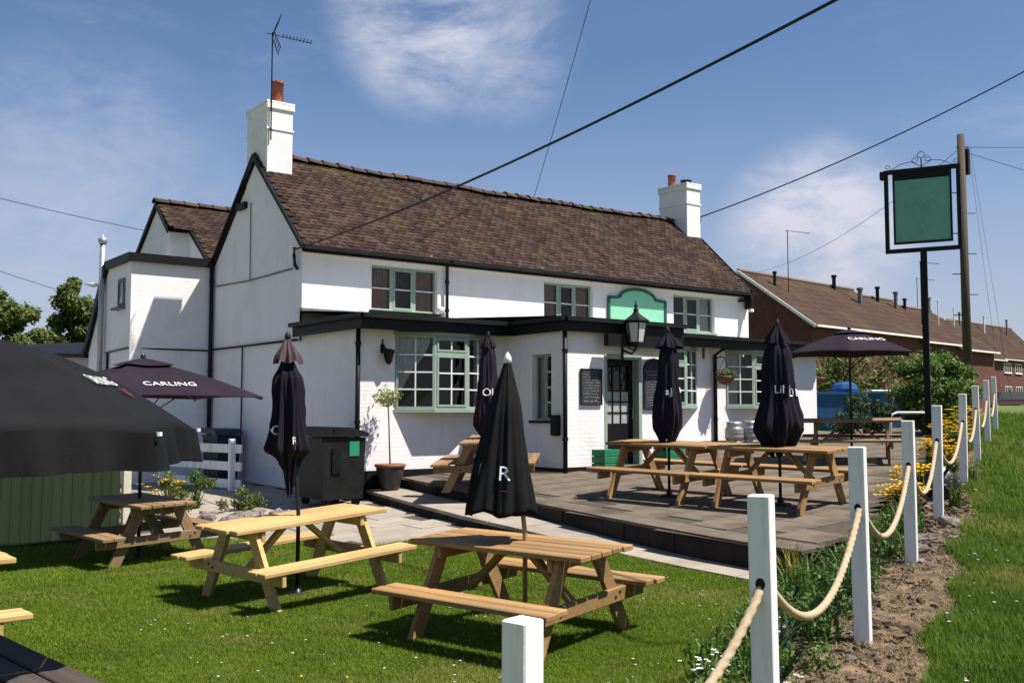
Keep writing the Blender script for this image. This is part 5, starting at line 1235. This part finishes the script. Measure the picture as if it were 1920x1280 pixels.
m = MB(); m.lathe([(0, .42), (.14, .42), (.26, .36), (.33, .24), (.36, .0)], 9, fn=lambda a, z, r: r * (1 + .05 * math.sin(4 * a))); m.build('dome', 'tarp_blue', o); MB().lathe([(-.02, .45), (.05, .45), (.05, .4)], 20).build('rim', 'tarp_blue', o)
# parked car glimpsed at the right edge
o = empty('parked_car', (50.5, 25.0, G(50.5, 25.0)), R(20)); tag(o, 'dark red parked car half hidden by the verge at the right edge', 'car')
body = [(-2.0, .45), (-2.05, .75), (-1.2, .92), (-.55, 1.38), (.85, 1.40), (1.55, .95), (2.05, .85), (2.1, .45)]
m = MB(); m.prism([(x, -.85, z) for x, z in body], (0, 1.7, 0)); m.build('body', 'car_paint', o, fix=True)
m = MB(); m.prism([(-1.12, -.6, .955), (-.56, -.55, 1.36), (-.56, .55, 1.36), (-1.12, .6, .955)], (-.03, 0, .02)); m.build('windscreen', 'slate', o, fix=True)
m = MB(); m.bb((-.5, -.862, .95), (.85, -.851, 1.32)); m.build('side_window', 'slate', o)
for x in (-1.3, 1.35):
    for y in (-.85, .85): w = MB().tube([(x, y - .1, .32), (x, y + .1, .32)], .32, 18).build('wheel', 'tyre', o); MB().tube([(x, y - .105, .32), (x, y + .105, .32)], .19, 14).build('rim', 'steel', w)
for y in (-.6, .6): MB().bb((-2.07, y - .16, .62), (-2.02, y + .16, .75)).build('headlight', 'lamp_glass', o)

# ------------------------------------------------------------------ bed, stones, flowers
stone_me = []
for k in range(5):
    r2 = random.Random(40 + k); m = MB(); n = 10; rws = 6; sc_ = [r2.uniform(.7, 1.2) for _ in range(n * (rws + 1))]
    for j in range(rws + 1):
        for i in range(n):
            a = 2 * math.pi * i / n; b = math.pi * j / rws; q = 1 + .22 * math.sin(3 * a + k) * math.sin(b) + r2.uniform(-.12, .12) * math.sin(b); m.v.append((q * math.sin(b) * math.cos(a), q * math.sin(b) * math.sin(a) * .8, q * .55 * math.cos(b)))
    for j in range(rws):
        for i in range(n): m.f.append((j * n + i, (j + 1) * n + i, (j + 1) * n + (i + 1) % n, j * n + (i + 1) % n))
    o = m.build('stone', 'stone'); stone_me.append(o.data); bpy.data.objects.remove(o)
def stone(x, y, s, label, group, dz=.3):
    o = bpy.data.objects.new('stone', rng.choice(stone_me)); COL.objects.link(o); o.location = (x, y, G(x, y) + s * .55 * dz); o.scale = (s, s * rng.uniform(.7, 1), s * rng.uniform(.6, 1)); o.rotation_euler = (rng.uniform(-.3, .3), rng.uniform(-.3, .3), rng.uniform(0, 6)); tag(o, label, 'stone', group)
def along(x, d): t = (x - PL0.x + PLN.x * -d) / PLD.x; p = PL0 + PLD * ((x - PL0.x) / PLD.x) + PLN * d; return p.x, p.y
for k in range(26):
    x = rng.uniform(7.2, 11.5); px, py = along(x, rng.uniform(-.35, .25) if k % 2 else rng.uniform(.45, .9)); stone(px, py, rng.uniform(.05, .14), 'rough grey stone on the edge of the flower bed beside the middle rope posts', 'stones in the flower bed')
for k in range(14):
    x = rng.uniform(3.2, 7.0); px, py = along(x, rng.uniform(-.1, .7)); stone(px, py, rng.uniform(.03, .10), 'small pinkish grey stone in the flower bed by the near rope posts', 'stones in the near bed')
for k in range(14): stone(rng.uniform(5.6, 7.0), rng.uniform(14.6, 16.4), rng.uniform(.08, .2), 'flat rough stone in the little rockery in front of the white rail fence', 'rockery stones', .45)
# low green mass of the bed: too many stems to count
def bed_mass():
    m = MB(); r2 = random.Random(77)
    for _ in range(420):
        x = r2.uniform(2.6, 13.5); d = r2.uniform(.0, .95) if x > 6.5 else r2.uniform(.05, .75)
        px, py = along(x, d)
        if r2.random() < .25: continue
        h = r2.uniform(.06, .2)
        if r2.random() < .4:
            for _q in range(r2.randrange(6, 14)):
                a = r2.uniform(0, 6.28); b = Vector((px + r2.gauss(0, .05), py + r2.gauss(0, .05), 0)); b.z = G(b.x, b.y); l_ = r2.uniform(.12, .34); sp = l_ * r2.uniform(.1, .6); sd_ = Vector((-math.sin(a), math.cos(a), 0)) * .008; mid = b + Vector((math.cos(a) * sp * .35, math.sin(a) * sp * .35, l_ * .6)); tip = b + Vector((math.cos(a) * sp, math.sin(a) * sp, l_ * .9)); m.add([b - sd_, b + sd_, mid + sd_ * .8, mid - sd_ * .8, tip], [(0, 1, 2, 3), (3, 2, 4)], r2.random())
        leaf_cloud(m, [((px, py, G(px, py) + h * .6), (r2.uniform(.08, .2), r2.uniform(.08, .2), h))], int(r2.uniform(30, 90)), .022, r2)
    return tag(m.build('ground_cover', 'leaf_bed'), 'low leafy ground cover filling the flower bed along the rope posts', 'plants', kind='stuff')
bed_mass()
def strap_plant(x, y, n, h, spread, mat, label, seed, flower=None, nf=0, group='plants in the flower bed', wdt=.014):
    o = empty('strap_leaf_plant' if not flower else 'flowering_plant', (x, y, G(x, y))); tag(o, label, 'plant', group); r2 = random.Random(seed); m = MB(); tips = []
    for _ in range(n + (nf if flower else 0)):
        a = r2.uniform(0, 6.28); l_ = h * r2.uniform(.6, 1.1); sp = spread * r2.uniform(.2, 1); base = Vector((r2.uniform(-.05, .05), r2.uniform(-.05, .05), -.02)); side = Vector((-math.sin(a), math.cos(a), 0)); pr_ = None; t0 = r2.random()
        for k in range(5):
            t = k / 4; p = base + Vector((math.cos(a) * sp * t * t, math.sin(a) * sp * t * t, l_ * (t - .25 * t * t * (sp / max(h, .01))))); w = wdt * (1 - t * .85)
            q = (len(m.v), len(m.v) + 1); m.v += [tuple(p - side * w), tuple(p + side * w)]
            if pr_: m.f.append((pr_[0], pr_[1], q[1], q[0])); m.t.append(t0)
            pr_ = q
        tips.append(p)
    m.build('leaves', mat, o)
    if flower:
        m = MB()
        for _ in range(nf):
            c = tips[_] + Vector((0, 0, .004)); s = r2.uniform(.016, .03) * (2.0 if 'yellow' in flower else .5)
            for k in range(5):
                b = 6.28 * k / 5; u = Vector((math.cos(b), math.sin(b), .35)); v = Vector((-math.sin(b), math.cos(b), 0)); q = len(m.v); m.v += [tuple(c), tuple(c + u * s * .7 - v * s * .5), tuple(c + u * s * 1.2), tuple(c + u * s * .7 + v * s * .5)]; m.f.append((q, q + 1, q + 2, q + 3))
        m.build('blooms', flower, o)
    return o
P = lambda x, d: along(x, d)
strap_plant(*P(2.9, .28), 22, .34, .22, 'leaf_blue', 'dark spiky plant at the foot of the rope left of the second post', 1)
strap_plant(*P(4.6, .30), 24, .36, .22, 'leaf_blue', 'dark strap leaved plant just left of the third rope post', 2)
strap_plant(*P(5.9, .10), 20, .40, .25, 'leaf_blue', 'dark iris clump in front of the third and fourth rope posts', 3)
strap_plant(*P(6.7, .22), 26, .42, .26, 'leaf_bed', 'tall green clump left of the fourth rope post', 4)
strap_plant(*P(3.55, .22), 30, .26, .16, 'leaf_yellow', 'bright yellow green clump just right of the second rope post', 5, wdt=.02)
strap_plant(*P(3.15, .55), 24, .18, .14, 'leaf_yellow', 'small yellow clump behind the second rope post', 6, wdt=.02)
strap_plant(*P(6.9, .75), 30, .45, .22, 'leaf_yellow', 'yellowish bushy plant at the terrace corner', 7, wdt=.012)
strap_plant(*P(4.3, .55), 20, .2, .16, 'leaf_bed', 'low plant with white flowers between the second and third posts', 8, 'petal_white', 26)
strap_plant(*P(4.0, .12), 20, .16, .16, 'leaf_bed', 'low plant with pale pink flowers at the edge of the bed', 9, 'petal_pink', 20)
strap_plant(*P(4.85, .42), 20, .22, .14, 'leaf_bed', 'small pink and white flowering plant behind the third post', 10, 'petal_pink', 16)
strap_plant(*P(10.2, .32), 24, .34, .3, 'leaf_bed', 'yellow flowers left of the fifth rope post', 11, 'petal_yellow', 70)
strap_plant(*P(11.0, .25), 24, .40, .3, 'leaf_bed', 'yellow and orange flowers right of the fifth rope post', 12, 'petal_yellow', 90)
strap_plant(*P(13.0, .2), 24, .48, .35, 'leaf_bed', 'yellow flowers between the sixth and seventh rope posts', 13, 'petal_yellow', 90)
strap_plant(*P(15.4, .2), 24, .55, .4, 'leaf_bed', 'yellow flowers between the seventh and eighth rope posts', 14, 'petal_yellow', 90)
strap_plant(*P(17.8, .2), 24, .65, .4, 'leaf_bed', 'yellow flowers beside the eighth rope post', 15, 'petal_yellow', 70)
strap_plant(*P(9.9, -.22), 22, .34, .2, 'leaf_bed', 'green clump with white tips right of the black sack', 16, 'petal_white', 8)
strap_plant(*P(11.9, -.25), 26, .38, .25, 'leaf_bed', 'long green clump at the foot of the sixth rope post', 17)
for k, (x, y, h, mt, fl, lab) in enumerate(((5.6, 16.6, .7, 'leaf_olive', 'petal_yellow', 'loose shrub with yellowish flowers behind the rockery'), (6.3, 17.2, .65, 'leaf_bed', None, 'green upright plant in the rockery beside the white fence post'), (5.0, 16.2, .5, 'leaf_olive', None, 'straggly olive plant behind the brown picnic table'), (6.7, 16.2, .35, 'leaf_olive', None, 'low brownish plant on the rockery edge'), (4.8, 17.4, .6, 'leaf_bed', None, 'bushy plant beside the cream fence post'))):
    po_ = strap_plant(x, y, 46, h, .45, mt, lab, 30 + k, fl, 26 if fl else 0, 'plants in the rockery'); m = MB(); r5 = random.Random(60 + k); leaf_cloud(m, clumps((0, 0, h * .5), (.4, .4, h * .5), 9, .16, r5), 90, .035, r5); m.build('foliage', mt, po_)
def rubble():
    m = MB(); r2 = random.Random(15)
    for _ in range(1500):
        x = r2.uniform(2.0, 13); d = r2.gauss(-.12, .17)
        if d < -.5 or d > .4: continue
        px, py = along(x, d); z = G(px, py); q = r2.uniform(.006, .022) * (1.5 if 7.5 < x < 10.5 else 1); t = r2.random()
        M3 = Matrix.Rotation(r2.uniform(0, 6), 3, 'Z') @ Matrix.Rotation(r2.uniform(-.6, .6), 3, 'X')
        vs = [M3 @ Vector((a * q * r2.uniform(.6, 1.3), b * q * r2.uniform(.6, 1.3), c * q * .7 * r2.uniform(.6, 1.2))) + Vector((px, py, z + q * .3)) for a in (-1, 1) for b in (-1, 1) for c in (-1, 1)]
        m.add(vs, [(0, 1, 3, 2), (4, 6, 7, 5), (0, 4, 5, 1), (2, 3, 7, 6), (0, 2, 6, 4), (1, 5, 7, 3)], t)
    tag(m.build('soil_clods', 'clod'), 'crumbly soil clods and grit on the bare strip along the posts', 'soil', kind='stuff')
M('clod', (.13, .09, .06), (.07, .05, .036), 9, .95, tone=.5)
rubble()
# black sack by the fifth post
bx_, by_ = P(10.55, -.02); o = empty('black_sack', (bx_, by_, G(bx_, by_))); tag(o, 'tied black plastic sack between the fifth and sixth rope posts', 'sack')
m = MB(); m.lathe([(0, .02), (.0, .14), (.06, .18), (.18, .19), (.28, .15), (.34, .09), (.38, .04)], 28, fn=lambda a, z, r: r * (1 + .08 * math.sin(5 * a + z * 9) + .05 * math.sin(11 * a))); m.build('body', 'bag', o, True)
m = MB(); m.lathe([(.37, .03), (.40, .025), (.45, .07), (.47, .05)], 16, fn=lambda a, z, r: r * (1 + .3 * math.sin(4 * a))); m.build('neck', 'bag', o, True)

# ------------------------------------------------------------------ grass
def tuft(name, n, h, spread, mat, w, lean, seed):
    m = MB(); r2 = random.Random(seed)
    for _ in range(n):
        a = r2.uniform(0, 6.28); b = Vector((r2.gauss(0, spread), r2.gauss(0, spread), -.004)); l_ = h * r2.uniform(.5, 1.15); ln = lean * r2.uniform(.1, 1.2); sd_ = Vector((-math.sin(a), math.cos(a), 0)) * w * r2.uniform(.7, 1.2)
        mid = b + Vector((math.cos(a) * ln * .35, math.sin(a) * ln * .35, l_ * .6)); tip = b + Vector((math.cos(a) * ln, math.sin(a) * ln, l_)); t = r2.random()
        m.add([b - sd_, b + sd_, mid + sd_ * .7, mid - sd_ * .7, tip], [(0, 1, 2, 3), (3, 2, 4)], t)
    o = m.build(name, mat); me = o.data; bpy.data.objects.remove(o); return me
def scatter(name, pts, protos, mat, label, cat):
    """pts: (x,y,z,scale,rot); one object carrying the points, tufts put on it by geometry nodes"""
    obs = []
    me = bpy.data.meshes.new(name); me.from_pydata([p[:3] for p in pts], [], [])
    a = me.attributes.new('sc', 'FLOAT', 'POINT'); a.data.foreach_set('value', [p[3] for p in pts]); a = me.attributes.new('rz', 'FLOAT', 'POINT'); a.data.foreach_set('value', [p[4] for p in pts]); a = me.attributes.new('pick', 'INT', 'POINT'); a.data.foreach_set('value', [int(p[5]) for p in pts])
    o = bpy.data.objects.new(name, me); COL.objects.link(o); tag(o, label, cat, kind='stuff'); me.materials.append(MATS[mat])
    ng = bpy.data.node_groups.new(name, 'GeometryNodeTree'); ng.interface.new_socket('Geometry', in_out='INPUT', socket_type='NodeSocketGeometry'); ng.interface.new_socket('Geometry', in_out='OUTPUT', socket_type='NodeSocketGeometry')
    gi = ng.nodes.new('NodeGroupInput'); gout = ng.nodes.new('NodeGroupOutput'); jn = ng.nodes.new('GeometryNodeJoinGeometry'); li = ng.links.new
    def named(nm, ty):
        n = ng.nodes.new('GeometryNodeInputNamedAttribute'); n.data_type = ty; n.inputs[0].default_value = nm; return n.outputs[0]
    for k, pm in enumerate(protos):
        po = bpy.data.objects.new(name + '_blade_source', pm); po.hide_render = True; po.hide_viewport = True
        oi = ng.nodes.new('GeometryNodeObjectInfo'); oi.inputs['Object'].default_value = po; oi.inputs['As Instance'].default_value = True
        ip = ng.nodes.new('GeometryNodeInstanceOnPoints'); li(gi.outputs[0], ip.inputs['Points']); li(oi.outputs['Geometry'], ip.inputs['Instance'])
        eq = ng.nodes.new('FunctionNodeCompare'); eq.data_type = 'INT'; eq.operation = 'EQUAL'; li(named('pick', 'INT'), eq.inputs['A']) if 'A' in eq.inputs else None
        ii = [s for s in eq.inputs if s.type == 'INT']; li(named('pick', 'INT'), ii[0]); ii[1].default_value = k; li(eq.outputs[0], ip.inputs['Selection'])
        cx = ng.nodes.new('ShaderNodeCombineXYZ'); li(named('rz', 'FLOAT'), cx.inputs[2]); li(cx.outputs[0], ip.inputs['Rotation']); cs_ = ng.nodes.new('ShaderNodeCombineXYZ')
        for q in range(3): li(named('sc', 'FLOAT'), cs_.inputs[q])
        li(cs_.outputs[0], ip.inputs['Scale']); li(ip.outputs[0], jn.inputs[0])
    li(jn.outputs[0], gout.inputs[0]); md = o.modifiers.new('scatter', 'NODES'); md.node_group = ng
    return o
def in_view(x, y, z, mx=60):
    v = Vector((x, y, z - 1.68)); D_ = v.x * .606 + v.y * .795
    if D_ < 1.2: return 0
    u = (v.x * .795 - v.y * .606) / D_ * 1900 + 960; w = 771 - v.z / D_ * 1900
    return D_ if -120 < u < 2040 and w < 1400 else 0
r3 = random.Random(99); pts = []; ptsv = []; straw = []
tries = 0
def add_grass(x0, x1, y0, y1, dens):
    n = int((x1 - x0) * (y1 - y0) * dens)
    for _ in range(n):
        x = r3.uniform(x0, x1); y = r3.uniform(y0, y1); z = G(x, y); D_ = in_view(x, y, z)
        if not D_: continue
        keep = min(1, (6.5 / D_) ** 1.5)
        if r3.random() > keep: continue
        d = dline(x, y); s = soil_at(x, y) + r3.uniform(-.28, .28); big = 1 / max(.55, keep ** .45)
        if d > .1:
            if s > .45 or x > stripx(y) - .03 or patio_side(x, y) > -.02 or x < -1.5: continue
            patch = 1 + .22 * math.sin(x * 1.7 + y * .9) * math.sin(y * 1.3 - x * .6)
            pts.append((x, y, z, r3.uniform(.7, 1.15) * big * patch, r3.uniform(0, 6.28), r3.randrange(4)))
        else:
            if s > .42:
                if r3.random() < .25: straw.append((x, y, z, r3.uniform(.6, 1.2) * big, r3.uniform(0, 6.28), 0))
                continue
            ptsv.append((x, y, z, r3.uniform(.6, 1.3) * big, r3.uniform(0, 6.28), r3.randrange(3)))
add_grass(-1.5, 8.2, 1.5, 15.3, 1150)
add_grass(2.2, 26, .0, 14, 520)
scatter('lawn_grass', pts, [tuft('t%d' % k, 20, .034, .026, 'blade', .0024, .022, k) for k in range(4)], 'blade', 'short mown lawn grass around the picnic tables', 'grass')
scatter('verge_grass', ptsv, [tuft('v%d' % k, 18, .075, .030, 'blade_long', .0028, .05, 20 + k) for k in range(3)], 'blade_long', 'longer rough grass on the verge right of the rope posts', 'grass')
scatter('dry_straw', straw, [tuft('s0', 14, .03, .04, 'straw', .0024, .07, 50)], 'straw', 'dry straw and dead stalks on the bare strip along the posts', 'straw')
# daisies
m = MB(); r4 = random.Random(8)
for _ in range(260):
    if r4.random() < .6: x, y = r4.uniform(2.5, 7.5), r4.uniform(3.2, 9)
    else: x, y = r4.uniform(4, 9), r4.uniform(1.5, 4.2)
    if soil_at(x, y) > .3 or x > 7.9: continue
    c = Vector((x, y, G(x, y) + (.034 if dline(x, y) > .1 else .075))); s = r4.uniform(.006, .012)
    for k in range(6): b = 6.28 * k / 6; q = len(m.v); m.v += [tuple(c), tuple(c + Vector((math.cos(b - .4), math.sin(b - .4), .15)) * s), tuple(c + Vector((math.cos(b + .4), math.sin(b + .4), .15)) * s)]; m.f.append((q, q + 1, q + 2))
tag(m.build('daisies', 'petal_white'), 'tiny white daisies scattered in the grass', 'flowers', kind='stuff')
m = MB()
for _ in range(14):
    x, y = r4.uniform(1.5, 7.5), r4.uniform(3.5, 10); 
    if soil_at(x, y) > .3: continue
    c = Vector((x, y, G(x, y) + .04)); m.lathe([(0, .002), (.004, .011), (.010, .008), (.012, 0)], 9, c)
tag(m.build('dandelions', 'petal_yellow'), 'a few yellow dandelions in the lawn', 'flowers', kind='stuff')
print('singles', single, 'slabs', nslab, 'grass', len(pts), len(ptsv), len(straw))
